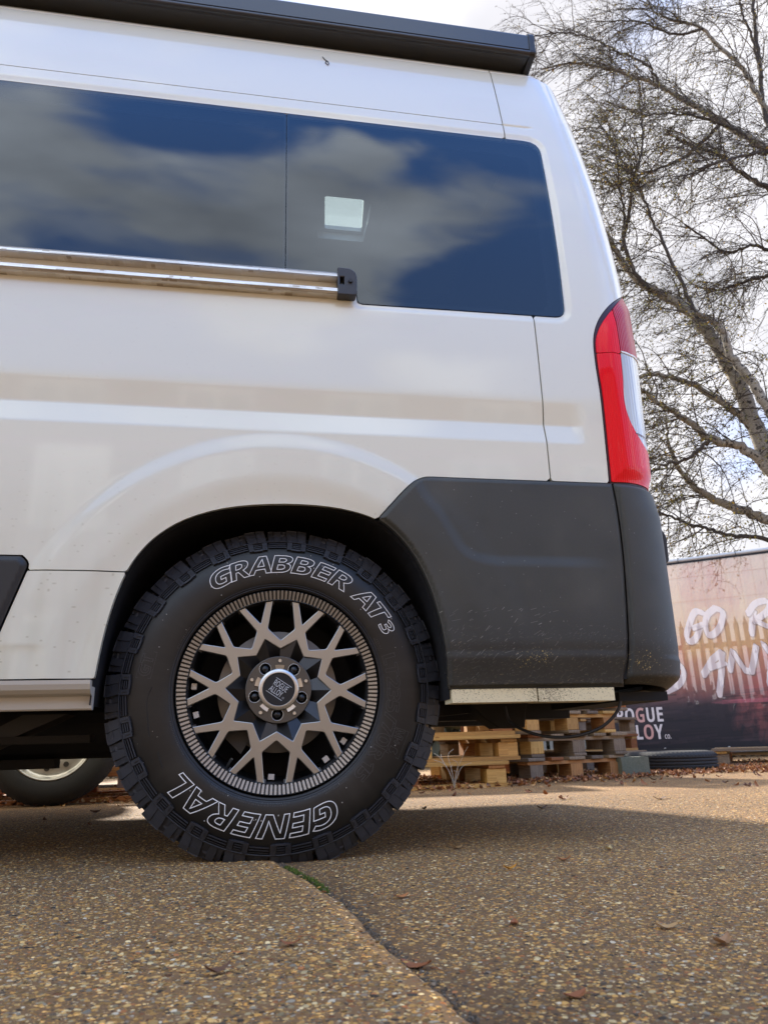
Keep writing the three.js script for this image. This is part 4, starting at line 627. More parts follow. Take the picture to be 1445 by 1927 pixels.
[['old', 0.2, 2.75, -4.75, 0.7, 'dark pallet at the bottom of the heap just left of the banner print'], ['old', 0.3, 2.7, -4.8, 0.66, 'dark pallet in the middle of the heap just left of the banner print'], ['old', 0.2, 2.72, -4.78, 0.72, 'dark pallet on top of the heap just left of the banner print']].forEach(([tone, mix, x, z, a, l], k) => pallet(l, [x, k * PH, z], a, tone, mix, 140 + k, 'pallets stacked in the yard'));
pallet('single brown pallet lying flat under the printed banner', [4.55, 0, -4.35], -0.62, 'old', 0.4, 99, 'pallets stacked in the yard');
// ---------------------------------------------------------------- concrete block, tyres
{
  const g = new THREE.BoxGeometry(0.26, 0.125, 0.15, 22, 10, 11), p = g.attributes.position;
  for (let k = 0; k < p.count; k++) { const x = p.getX(k), y = p.getY(k), z = p.getZ(k), n = 0.008 * (fbm(x * 14 + 3, y * 14, z * 14, 3) - 0.5), e = 1 - 0.06 * Math.pow(Math.max(Math.abs(y) / 0.0625, Math.abs(z) / 0.075), 8) * 0.4; p.setXYZ(k, x * e + n, y + n, z * e + n); } g.computeVertexNormals();
  const c = canvas(256, 128, (q, w, h) => { const R = rng(7); q.fillStyle = 'rgb(96,98,84)'; q.fillRect(0, 0, w, h); for (let k = 0; k < 1600; k++) { q.fillStyle = `rgba(${R() < 0.5 ? '62,74,48' : '150,146,130'},.18)`; q.fillRect(R() * w, R() * h, 2 + 5 * R(), 2 + 3 * R()); } });
  const t = thing('concrete_block', 'green stained concrete block lying at the right end of the pallets', 'block', [2.50, 0.062, -3.30], 0.3); mesh('block_body', g, new THREE.MeshStandardMaterial({ map: tex(c), roughness: 0.9 }), t);
}
function plainTyre(parent, R1_, r0, w) {
  const b = w / 2, prof2 = [[r0, -b * 0.8], [r0 + 0.012, -b * 0.95], [lerp(r0, R1_, 0.5), -b], [R1_ - 0.03, -b * 0.92], [R1_ - 0.008, -b * 0.72], [R1_, -b * 0.5]];
  const full = [...prof2, [R1_, -b * 0.36], [R1_ - 0.008, -b * 0.35], [R1_ - 0.008, -b * 0.28], [R1_, -b * 0.27], [R1_, -b * 0.04], [R1_ - 0.008, -b * 0.03], [R1_ - 0.008, b * 0.03], [R1_, b * 0.04], [R1_, b * 0.27], [R1_ - 0.008, b * 0.28], [R1_ - 0.008, b * 0.35], [R1_, b * 0.36], ...prof2.slice().reverse().map((p) => [p[0], -p[1]])];
  const g = new THREE.LatheGeometry(full.map((p) => new THREE.Vector2(...p)), 72); g.rotateX(Math.PI / 2); mesh('carcass', g, std(0.02, 0.02, 0.021, 0.75), parent);
  const n = 66; for (const s of [-1, 1]) { const m = new MB(); for (let k = 0; k < n; k++) { const a = k / n * 6.2832, c = Math.cos(a), q = Math.sin(a), e = 0.026, c2 = Math.cos(a + e * 1.6), q2 = Math.sin(a + e * 1.6), ri = R1_ - 0.032, ro = R1_ + 0.001; m.hexa([[c * ri, q * ri, s * b * 0.4], [c2 * ri, q2 * ri, s * b * 0.4], [c2 * ro, q2 * ro, s * b * 0.4], [c * ro, q * ro, s * b * 0.4], [c * ri, q * ri, s * b * 0.945], [c2 * ri, q2 * ri, s * b * 0.945], [c2 * ro, q2 * ro, s * b * 0.62], [c * ro, q * ro, s * b * 0.62]]); } mesh('shoulder_tread', m.geo(), std(0.022, 0.022, 0.023, 0.8), parent).userData.kind = 'stuff'; }
}
{
  const t = thing('loose_wheel', 'road tyre on a silver steel wheel standing beyond the van, seen under its sill', 'wheel', [-1.02, 0.325, -2.42], 0.06);
  plainTyre(t, 0.318, 0.198, 0.2);
  const g = new THREE.LatheGeometry([[0.198, 0.06], [0.203, 0.085], [0.199, 0.092], [0.192, 0.088], [0.187, 0.06], [0.176, 0.045], [0.15, 0.052], [0.12, 0.058], [0.06, 0.045], [0.0, 0.045]].map((p) => new THREE.Vector2(...p)), 72); g.rotateX(Math.PI / 2); mesh('steel_rim', g, std(0.62, 0.61, 0.58, 0.35, 0.7), t);
  for (let k = 0; k < 10; k++) { const c = new THREE.CylinderGeometry(0.013, 0.013, 0.012, 14); c.rotateX(Math.PI / 2); const a = k * 0.6283 + 0.2; c.translate(Math.cos(a) * 0.145, Math.sin(a) * 0.145, 0.052); mesh('rim_hole', c, std(0.03, 0.025, 0.022, 0.8), t); }
  const f = thing('flat_tyre', 'old black tyre lying flat on the leaves under the banner', 'tyre', [3.14, 0.072, -3.86], 0.3); const inner = new THREE.Group(); inner.rotation.x = Math.PI / 2; plainTyre(f, 0.34, 0.2, 0.145); f.children.forEach((o) => o.geometry.rotateX(Math.PI / 2));
}

// ---------------------------------------------------------------- unseen building, added for reflections and warm bounce on the van's paint
{
  const t = thing('added_brick_building', 'long pale brown brick building added out of view, mirrored faintly in the white paint', 'building', [-1, 0, 17]);
  const c = canvas(256, 256, (q, w, h) => { const R = rng(40); q.fillStyle = 'rgb(128,118,108)'; q.fillRect(0, 0, w, h); for (let r = 0; r < 16; r++) for (let k = -1; k < 5; k++) { const v = 0.8 + 0.35 * R(); q.fillStyle = `rgb(${122 * v | 0},${100 * v | 0},${86 * v | 0})`; q.fillRect(k * 56 + (r % 2) * 28 + 2, r * 16 + 2, 52, 12); } });
  const bt = tex(c, true, [0.9, 0.9]), brick = new THREE.MeshStandardMaterial({ map: bt, roughness: 0.9 }), frameM = std(0.5, 0.5, 0.48, 0.5), paneM = phys(0.16, 0.155, 0.15, { roughness: 0.3 });
  const w = new MB(); w.box(-26, 26, 0, 9.4, 0, 8); mesh('wall', w.geo(), brick, t); const r = new MB(); r.box(-26.4, 26.4, 9.4, 9.7, -0.4, 8.4); mesh('roof', r.geo(), std(0.12, 0.115, 0.11, 0.8), t);
  for (let k = -6; k <= 6; k++) for (const y of [1.2, 5.6]) { const f = new MB(); f.box(k * 3.6 - 0.9, k * 3.6 + 0.9, y, y + 2.2, -0.08, -0.005); const win = mesh('window', f.geo(), frameM, t); for (const e of [-0.43, 0.43]) { const p = new MB(); p.box(k * 3.6 + e - 0.36, k * 3.6 + e + 0.36, y + 0.1, y + 2.1, -0.095, -0.084); mesh('pane', p.geo(), paneM, win); } }
}
// ---------------------------------------------------------------- mesh fence panel with its printed banner
const fenceAt = V(4.11, 0, -5.19), fenceTurn = Math.atan2(-0.6034, 0.7974);
{
  const f = thing('mesh_fence_panel', 'galvanised temporary fence panel of thin wires carrying the printed banner', 'fence', [fenceAt.x, 0, fenceAt.z], fenceTurn);
  const galv = std(0.55, 0.56, 0.57, 0.5, 0.25), x0 = -0.92, x1 = 2.56, yb = 0.09, yt = 1.985;
  const tubeM = (n, L, r) => { const m = new MB(); m.tube(L, r, 12, undefined, true); return mesh(n, m.geo(), galv, f); };
  tubeM('top_rail', [V(x0, yt, -0.03), V(x1, yt, -0.03)], 0.019); tubeM('bottom_rail', [V(x0, yb, -0.03), V(x1, yb, -0.012)], 0.021); tubeM('side_post', [V(x0, 0.02, -0.03), V(x0, 2.02, -0.03)], 0.021); tubeM('side_post', [V(x1, 0.02, -0.03), V(x1, 2.02, -0.03)], 0.021);
  const wires = steps(x0 + 0.11, x1 - 0.11, 0.118), wv = new MB(); wv.tube([V(0, yb, 0), V(0, yt, 0)], 0.002, 5); const wg = wv.geo(); for (const x of wires) { const w = mesh('upright_wire', wg, galv, f); w.position.set(x, 0, -0.022); }
  for (const y of steps(0.32, 1.80, 0.255)) { const h = new MB(); h.tube([V(x0, y, -0.026), V(x1, y, -0.026)], 0.0022, 5); mesh('cross_wire', h.geo(), galv, f); }
  for (const [x, y] of [[-0.21, yb + 0.02], [0.365, yb + 0.02], [0.94, yb + 0.02], [0.16, yt - 0.01], [0.70, yt - 0.01], [1.2, yt - 0.01]]) { const g = new THREE.TorusGeometry(0.030, 0.0035, 6, 20); g.rotateY(Math.PI / 2); g.translate(x, y + (y < 1 ? -0.012 : 0.006), -0.018); mesh('cable_tie', g, blackPlastic, f); }
  for (const x of [x0, x1]) { const g = new THREE.BoxGeometry(0.24, 0.13, 0.6); g.translate(x, 0.065, -0.05); mesh('fence_foot', g, std(0.09, 0.09, 0.088, 0.9), f); }
  // print
  const W = 2048, H = 1142, bx0 = -0.86, bx1 = 2.5, by0 = 0.122, by1 = 1.955, X = (x) => (x - bx0) / (bx1 - bx0) * W, Y = (y) => (by1 - y) / (by1 - by0) * H;
  const art = canvas(W, H, (c) => {
    const g = c.createLinearGradient(0, 0, 0, H); g.addColorStop(0, 'rgb(222,188,166)'); g.addColorStop(0.28, 'rgb(232,198,158)'); g.addColorStop(0.5, 'rgb(232,186,136)'); g.addColorStop(0.66, 'rgb(190,128,116)'); g.addColorStop(0.735, 'rgb(120,86,92)'); g.addColorStop(0.78, 'rgb(58,52,62)'); g.addColorStop(1, 'rgb(34,34,44)'); c.fillStyle = g; c.fillRect(0, 0, W, H);
    const R = rng(44), blot = (x, y, r, col, n) => { for (let k = 0; k < n; k++) { c.fillStyle = col; c.beginPath(); c.ellipse(X(x) + (R() + R() - 1) * r, Y(y) + (R() + R() - 1) * r * 1.3, r * 0.12 * (0.3 + R()), r * 0.3 * (0.3 + R()), 0.2, 0, 7); c.fill(); } };
    blot(0.42, 1.7, 260, 'rgba(190,96,96,.06)', 200); blot(1.1, 1.6, 300, 'rgba(200,120,130,.05)', 160); blot(0.05, 0.95, 150, 'rgba(200,110,100,.06)', 120); blot(0.75, 0.62, 220, 'rgba(220,110,120,.08)', 200); blot(1.5, 0.7, 320, 'rgba(150,90,130,.06)', 200);
    for (let k = 0; k < 240; k++) { const x = R() * W, y = Y(0.66 - 0.5 * R()), L = 30 + 240 * R(); c.strokeStyle = `rgba(${R() < 0.5 ? '90,74,84' : '26,26,34'},${0.12 + 0.2 * R()})`; c.lineWidth = 4 + 16 * R(); c.beginPath(); c.moveTo(x, y); c.lineTo(x + L, y - 14 * R()); c.stroke(); }
    for (let k = 0; k < 120; k++) { const x = X(0.25 + 1.8 * R()), y = Y(0.555 + 0.03 * (R() - 0.5)), L = 30 + 200 * R(); c.strokeStyle = `rgba(214,120,140,${0.1 + 0.25 * R()})`; c.lineWidth = 2 + 8 * R(); c.beginPath(); c.moveTo(x, y); c.lineTo(x + L, y + 8 * (R() - 0.5)); c.stroke(); }
    // brushed words
    const brush = (pts, w) => { for (const [ox, oy, a, s] of [[3, 4, 0.16, 1.5], [0, 0, 0.96, 1]]) { c.strokeStyle = a > 0.5 ? 'rgba(248,236,244,.96)' : 'rgba(130,110,112,.30)'; c.lineCap = c.lineJoin = 'round'; for (let b = 0; b < 7; b++) { c.lineWidth = w * s * (0.30 + 0.07 * b); const d = (b - 3) * w * 0.11; c.beginPath(); pts.forEach((p, k) => { const q = [X(p[0]) + ox + d * 0.5, Y(p[1]) + oy + d]; k ? c.lineTo(q[0], q[1]) : c.moveTo(q[0], q[1]); }); c.stroke(); } } };
    const curve = (pts, n = 26) => spline(pts, n).map((p) => [p.x, p.y]);
    brush(curve([[0.315, 1.43], [0.25, 1.45], [0.165, 1.31], [0.13, 1.19], [0.165, 1.155], [0.225, 1.20], [0.262, 1.285]]), 34); brush([[0.205, 1.285], [0.30, 1.315]], 28);
    brush(curve([[0.42, 1.455], [0.35, 1.40], [0.315, 1.29], [0.335, 1.205], [0.40, 1.22], [0.475, 1.33], [0.49, 1.43], [0.43, 1.465]]), 34);
    brush([[0.765, 1.40], [0.715, 1.19]], 36); brush(curve([[0.715, 1.38], [0.80, 1.47], [0.90, 1.48], [0.90, 1.40], [0.76, 1.30]]), 32); brush([[0.78, 1.30], [0.93, 1.20]], 32);
    brush([[-0.08, 0.99], [-0.13, 0.70]], 36); brush(curve([[-0.10, 0.985], [0.015, 0.955], [0.055, 0.86], [0.0, 0.75], [-0.12, 0.69]]), 32);
    brush([[0.235, 0.83], [0.335, 0.965], [0.425, 1.03]], 36); brush([[0.425, 1.03], [0.40, 0.86], [0.345, 0.635]], 36); brush([[0.30, 0.885], [0.44, 0.925]], 28);
    brush([[0.475, 0.86], [0.525, 1.03]], 34); brush([[0.525, 1.03], [0.605, 0.845], [0.66, 0.83]], 34); brush([[0.66, 0.83], [0.735, 1.06]], 34);
    brush([[0.80, 1.08], [0.86, 0.95]], 34); brush([[0.99, 1.09], [0.84, 0.90], [0.79, 0.70]], 34);
    // firm's mark in the corner
    c.textBaseline = 'alphabetic'; const put = (t, x, y, h, w, cols) => { c.save(); c.translate(X(x), Y(y)); c.font = 'bold 200px sans-serif'; const tw = c.measureText(t).width, sx = (X(x + w) - X(x)) / tw, sy = (Y(y) - Y(y + h)) / 143; c.scale(sx, sy); let at = 0; [...t].forEach((ch, k) => { c.fillStyle = cols[k] ?? 'rgb(238,234,244)'; c.fillText(ch, at, 0); at += c.measureText(ch).width; }); c.restore(); };
    put('ROGUE', -0.645, 0.398, 0.137, 0.465, { 2: 'rgb(222,176,176)' }); put('ALLOY', -0.645, 0.234, 0.137, 0.44, { 3: 'rgb(222,176,176)' }); put('CO.', -0.200, 0.234, 0.042, 0.062, {});
  });
  const weave = canvas(512, 286, (c, w, h) => { const g = c.createLinearGradient(0, 0, 0, h); for (const [a, v] of [[0, 160], [0.5, 186], [0.66, 205], [0.74, 228], [0.80, 246], [1, 250]]) g.addColorStop(a, grey(v)); c.fillStyle = g; c.fillRect(0, 0, w, h); });
  const sheetG = new THREE.PlaneGeometry(bx1 - bx0, by1 - by0, 60, 30), p = sheetG.attributes.position;
  for (let k = 0; k < p.count; k++) { const x = p.getX(k), y = p.getY(k); p.setZ(k, 0.005 * Math.sin(x * 3.3 + y * 2) * (0.5 + noise(x * 2, y * 2, 1))); } sheetG.computeVertexNormals(); sheetG.translate((bx0 + bx1) / 2, (by0 + by1) / 2, 0.0);
  const b = thing('banner', 'printed pink and black mesh banner with white brushed lettering tied to the fence', 'banner', [fenceAt.x, 0, fenceAt.z], fenceTurn);
  mesh('print', sheetG, phys(0.74, 0.71, 0.68, { map: tex(art), roughness: 0.9, transmission: 0.2, thickness: 0, transparent: true, alphaMap: tex(weave, false), side: THREE.DoubleSide }), b);
  for (const [a, c] of [[by1 - 0.016, by1 + 0.006], [by0 - 0.004, by0 + 0.022]]) { const hem = new MB(); hem.box(bx0, bx1, a, c, 0.012, 0.0155); mesh('hem', hem.geo(), std(0.02, 0.02, 0.024, 0.8), b); }
  for (const [x, y] of [[-0.21, by0 + 0.014], [0.365, by0 + 0.014], [0.94, by0 + 0.014]]) { const g = new THREE.TorusGeometry(0.012, 0.003, 6, 18); g.translate(x, y, 0.011); mesh('eyelet', g, std(0.6, 0.6, 0.6, 0.3, 0.9), b); }
  // steel palisade beyond it
  const s = thing('palisade_fence', 'grey steel palisade fence with pointed pales standing behind the banner', 'fence', [fenceAt.x - 0.45, 0, fenceAt.z - 0.9], fenceTurn), pale = new THREE.ExtrudeGeometry(shapeOf([[-0.024, 0.05], [0.024, 0.05], [0.024, 1.34], [0.013, 1.37], [0, 1.43], [-0.013, 1.37], [-0.024, 1.34]]), { depth: 0.003, bevelEnabled: false }), pm = std(0.2, 0.205, 0.2, 0.6, 0.4);
  for (const x of steps(-1.6, 3.6, 0.088)) { const q = mesh('pale', pale, pm, s); q.position.x = x; } for (const y of [0.3, 1.12]) { const rl = new MB(); rl.box(-1.6, 3.6, y, y + 0.05, -0.03, -0.004); mesh('rail', rl.geo(), pm, s); }
}
// ---------------------------------------------------------------- bare wind-blown birches
const barkC = canvas(256, 512, (c, w, h) => { const R = rng(17); c.fillStyle = 'rgb(140,132,118)'; c.fillRect(0, 0, w, h); for (let k = 0; k < 700; k++) { c.fillStyle = `rgba(${R() < 0.6 ? '58,50,42' : '196,190,176'},${0.15 + 0.45 * R()})`; c.fillRect(R() * w, R() * h, 6 + 46 * R() * R(), 1 + 4 * R()); } for (let k = 0; k < 60; k++) { c.fillStyle = 'rgba(34,28,24,.7)'; c.beginPath(); c.ellipse(R() * w, R() * h, 6 + 14 * R(), 3 + 9 * R(), R(), 0, 7); c.fill(); } });
const barkT = tex(barkC, true, [3, 1.2]), barkPale = new THREE.MeshStandardMaterial({ map: barkT, bumpMap: barkT, bumpScale: 0.0015, roughness: 0.9 }), barkDark = std(0.055, 0.045, 0.037, 0.9), twigMat = std(0.055, 0.041, 0.032, 0.9);
const leafMat = new THREE.MeshStandardMaterial({ vertexColors: true, roughness: 0.8, side: THREE.DoubleSide });
function birch(label, seed, base, limbs) {
  const R = rng(seed), t = thing('birch_tree', label, 'tree', [base[0], 0, base[2]], 0, 'bare birch trees behind the fence'), o = V(base[0], 0, base[2]), local = (L) => L.map((p) => [p[0] - o.x, p[1], p[2] - o.z]);
  const tw = new MB(), lv = new MB(), g = (s) => (R() + R() + R() - 1.5) * s, wind = V(-0.62, -0.50, 0.05);
  const leafAt = (p, s) => { const k = R(), c = k < 0.4 ? [0.085, 0.075, 0.03] : k < 0.78 ? [0.25, 0.22, 0.055] : k < 0.93 ? [0.10, 0.06, 0.03] : [0.5, 0.34, 0.05], a = V(g(1), g(1), g(1)).normalize().multiplyScalar(s), b = V(g(1), g(1), g(1)).normalize().multiplyScalar(s * 0.6); lv.quad([p.x - a.x, p.y - a.y, p.z - a.z], [p.x - b.x, p.y - b.y, p.z - b.z], [p.x + a.x, p.y + a.y, p.z + a.z], [p.x + b.x, p.y + b.y, p.z + b.z], c); };
  const grow = (p0, d, len, r0, lev) => {
    const n = lev ? 4 : 7, pts = [p0.clone()], rad = [r0]; let p = p0.clone(), v = d.clone();
    for (let k = 1; k <= n; k++) { v.addScaledVector(wind, lev ? 0.5 : 0.22).add(V(g(0.25), g(0.25), g(0.25))).normalize(); p = p.clone().addScaledVector(v, len / n); pts.push(p); rad.push(r0 * (1 - 0.72 * k / n)); }
    tw.tube(pts, rad, lev ? 3 : 4);
    if (lev === 0) { const q = Math.round(10 * len / 0.7) + 3; for (let k = 0; k < q; k++) { const e = 0.12 + 0.88 * R(), f = e * n, i = Math.min(n - 1, f | 0), at = pts[i].clone().lerp(pts[i + 1], f - i), dir = V().subVectors(pts[i + 1], pts[i]).normalize().multiplyScalar(0.5).add(V(g(1.1), g(1.1), g(1.0))).normalize(); grow(at, dir, 0.16 + 0.34 * R(), 0.0030, 1); } }
    else { const q = seed === 301 ? 3 + (R() * 5 | 0) : 1 + (R() * 3 | 0); for (let k = 0; k < q; k++) { const i = 1 + (R() * n | 0), a = pts[Math.min(i, n)]; leafAt(a.clone().add(V(g(0.02), g(0.02), g(0.02))), 0.009 + 0.011 * R()); } }
  };
  for (const [name, r0, r1, L, density] of limbs) {
    const pts = spline(local(L), Math.max(16, L.length * 7)), n = pts.length;
    pts.forEach((p, k) => { const w = 0.018 * Math.min(1, (n - k) / 6); p.add(V(g(w), g(w), g(w))); });
    const rad = pts.map((_, k) => lerp(r0, r1, Math.pow(k / (n - 1), 0.8)) * (1 + 0.08 * (noise(k * 0.9, seed, 3) - 0.5)));
    const m = new MB(); m.tube(pts, rad, r0 > 0.05 ? 14 : 8); mesh(name, m.geo(), r0 > 0.05 ? barkPale : barkDark, t);
    if (!density) continue;
    let len = 0; for (let k = 1; k < n; k++) len += pts[k].distanceTo(pts[k - 1]);
    const count = Math.round(len * density * 0.92);
    for (let k = 0; k < count; k++) { const e = 0.1 + 0.9 * Math.pow(R(), 0.8), f = e * (n - 1), i = Math.min(n - 2, f | 0), at = pts[i].clone().lerp(pts[i + 1], f - i), along = V().subVectors(pts[i + 1], pts[i]).normalize(), d = along.multiplyScalar(0.6).add(V(g(1.5), g(1.3) + 0.15, g(1.2))).normalize(); grow(at, d, 0.45 + 0.75 * R(), 0.0055 + 0.004 * R(), 0); }
  }
  const a = mesh('twigs', tw.geo(), twigMat, t); a.userData.kind = 'stuff'; const b = mesh('leaves', lv.geo(), leafMat, t); b.userData.kind = 'stuff';
  return t;
}
birch('pale trunked birch leaning left, nearest behind the banner', 301, [6.57, 0, -5.49], [
  ['trunk', 0.15, 0.024, [[6.57, -0.1, -5.49], [6.55, 0.3, -5.51], [6.36, 0.65, -5.38], [6.22, 2.04, -5.33], [5.89, 3.37, -5.55], [5.72, 4.38, -5.62], [5.55, 4.99, -5.69], [5.37, 5.41, -5.76], [5.14, 5.69, -5.87], [4.89, 5.94, -5.97], [4.69, 6.29, -6.04], [4.48, 6.96, -6.1], [4.29, 7.78, -6.15]], 12],
  ['limb', 0.07, 0.022, [[6.0, 3.3, -5.2], [5.82, 3.88, -5.31], [5.67, 4.4, -5.4], [5.56, 4.65, -5.45], [5.52, 4.95, -5.44], [5.41, 5.16, -5.49], [5.29, 5.26, -5.55], [5.17, 5.3, -5.6]], 12],
  ['limb', 0.075, 0.016, [[6.05, 2.8, -5.46], [5.96, 3.02, -5.5], [5.63, 3.48, -5.59], [5.29, 3.62, -5.67], [5.01, 3.88, -5.71], [4.76, 4.04, -5.72], [4.53, 4.19, -5.7], [4.35, 4.31, -5.66]], 16],
  ['limb', 0.026, 0.009, [[5.21, 3.58, -5.63], [4.93, 3.38, -5.71], [4.67, 3.31, -5.81], [4.48, 3.21, -5.87], [4.21, 3.07, -5.97]], 16],
  ['limb', 0.075, 0.012, [[6.3, 2.2, -5.4], [6.03, 2.71, -5.92], [5.69, 2.96, -6.14], [5.47, 3.14, -6.26], [5.33, 3.33, -6.32], [5.22, 3.56, -6.36], [5.16, 3.85, -6.36], [5.15, 4.17, -6.34]], 14],
  ['limb', 0.034, 0.010, [[6.25, 2.0, -5.35], [5.84, 2.4, -5.75], [5.47, 2.52, -5.93], [5.15, 2.65, -6.05], [4.88, 2.79, -6.13], [4.64, 2.88, -6.18]], 14],
  ['limb', 0.055, 0.018, [[5.80, 3.75, -5.58], [5.67, 3.9, -5.6], [5.39, 4.19, -5.66], [5.05, 4.43, -5.74], [4.69, 4.53, -5.83], [4.41, 4.45, -5.86]], 16],
  ['limb', 0.034, 0.009, [[4.95, 5.80, -5.93], [4.78, 6.0, -5.9], [4.66, 6.48, -5.9], [4.74, 6.92, -5.81], [4.81, 7.37, -5.72], [4.92, 7.72, -5.61], [4.96, 8.15, -5.54], [4.94, 8.53, -5.52]], 13],
  ['limb', 0.024, 0.008, [[4.66, 6.46, -6.0], [4.7, 6.66, -5.91], [4.74, 7.46, -5.93], [4.76, 8.11, -5.96], [4.74, 8.72, -6.01]], 13],
  ['limb', 0.028, 0.008, [[5.36, 5.2, -5.62], [5.15, 6.03, -5.66], [4.98, 6.78, -5.7], [4.87, 7.28, -5.71], [4.71, 7.72, -5.74], [4.46, 8.5, -5.82]], 13],
  ['limb', 0.08, 0.02, [[6.3, 2.2, -5.35], [6.9, 3.6, -5.1], [7.3, 4.8, -4.8], [7.5, 6.2, -4.6]], 7],
]);
birch('taller birch with a long dark limb arching over the van corner', 302, [8.11, 0, -5.64], [
  ['trunk', 0.22, 0.075, [[8.11, -0.1, -5.64], [8.25, 1.4, -5.5], [8.37, 2.45, -5.34], [8.4, 4.4, -5.3], [8.37, 6.36, -5.34], [8.2, 7.8, -5.5], [8.0, 9.6, -5.6], [8.0, 12.2, -5.7]], 4],
  ['limb', 0.078, 0.014, [[8.38, 5.0, -5.32], [7.98, 6.08, -5.02], [7.52, 7.27, -5.42], [7.05, 8.23, -5.77], [6.81, 8.56, -5.88], [6.54, 8.95, -6.02], [6.3, 9.25, -6.11], [6.05, 9.52, -6.2], [5.85, 9.74, -6.25], [5.52, 10.0, -6.39], [5.18, 10.26, -6.52], [4.74, 10.48, -6.68], [4.27, 10.45, -6.84]], 16],
  ['limb', 0.022, 0.008, [[5.84, 9.72, -6.23], [5.74, 10.0, -6.22], [5.51, 10.29, -6.3], [5.24, 10.55, -6.4], [4.97, 10.81, -6.49], [4.6, 11.02, -6.63], [4.13, 11.05, -6.8]], 17],
  ['limb', 0.028, 0.009, [[6.84, 8.50, -5.86], [6.64, 8.60, -5.85], [6.28, 8.81, -5.91], [5.92, 9.04, -6.1], [5.47, 9.21, -6.33], [5.08, 9.58, -6.5]], 16],
  ['limb', 0.06, 0.013, [[8.38, 5.6, -5.33], [7.91, 6.39, -5.55], [7.51, 7.91, -5.85], [7.32, 9.06, -5.91], [7.2, 9.38, -5.9], [7.05, 9.9, -5.92], [6.81, 10.44, -6.02], [6.62, 10.82, -6.07], [6.31, 11.07, -6.21], [6.04, 11.35, -6.31], [5.93, 11.65, -6.28]], 13],
  ['limb', 0.024, 0.008, [[6.62, 10.78, -6.06], [6.23, 10.74, -6.18], [5.78, 11.19, -6.39], [5.27, 11.37, -6.62]], 15],
  ['limb', 0.045, 0.022, [[7.5, 7.7, -5.82], [7.43, 7.83, -5.77], [7.28, 9.01, -5.92], [7.33, 9.99, -5.87], [7.36, 10.6, -5.85], [7.42, 11.41, -5.78], [7.4, 12.4, -5.8]], 7],
  ['limb', 0.022, 0.012, [[7.32, 9.7, -5.87], [7.22, 10.52, -5.8], [7.16, 10.9, -5.81], [7.16, 11.33, -5.76], [7.1, 12.0, -5.8]], 9],
  ['limb', 0.05, 0.012, [[8.38, 5.4, -5.32], [7.45, 6.78, -5.47], [6.94, 7.57, -5.8], [6.63, 7.91, -5.92], [6.39, 8.25, -5.97], [6.11, 8.38, -6.04], [5.84, 8.57, -6.1]], 14],
  ['limb', 0.045, 0.012, [[8.38, 5.0, -5.32], [7.7, 6.1, -5.35], [7.25, 6.2, -5.39], [6.65, 6.12, -5.82], [6.37, 6.09, -5.93], [6.07, 6.01, -6.05], [5.79, 6.09, -6.14]], 16],
  ['limb', 0.035, 0.012, [[7.6, 6.08, -5.36], [7.24, 6.25, -5.4], [6.68, 6.49, -5.75], [6.46, 6.55, -5.77], [6.15, 6.47, -5.85], [5.6, 6.9, -5.9]], 16],
  ['limb', 0.03, 0.010, [[7.05, 8.2, -5.77], [6.5, 7.9, -5.6], [5.9, 7.6, -5.5], [5.4, 7.3, -5.5]], 15],
  ['limb', 0.03, 0.010, [[6.6, 8.9, -6.0], [6.0, 8.4, -6.3], [5.3, 8.1, -6.4], [4.9, 7.8, -6.4]], 15],
  ['limb', 0.09, 0.02, [[8.4, 4.6, -5.3], [9.2, 6.2, -5.2], [9.9, 7.6, -5.4], [10.2, 9.4, -5.6]], 6],
]);
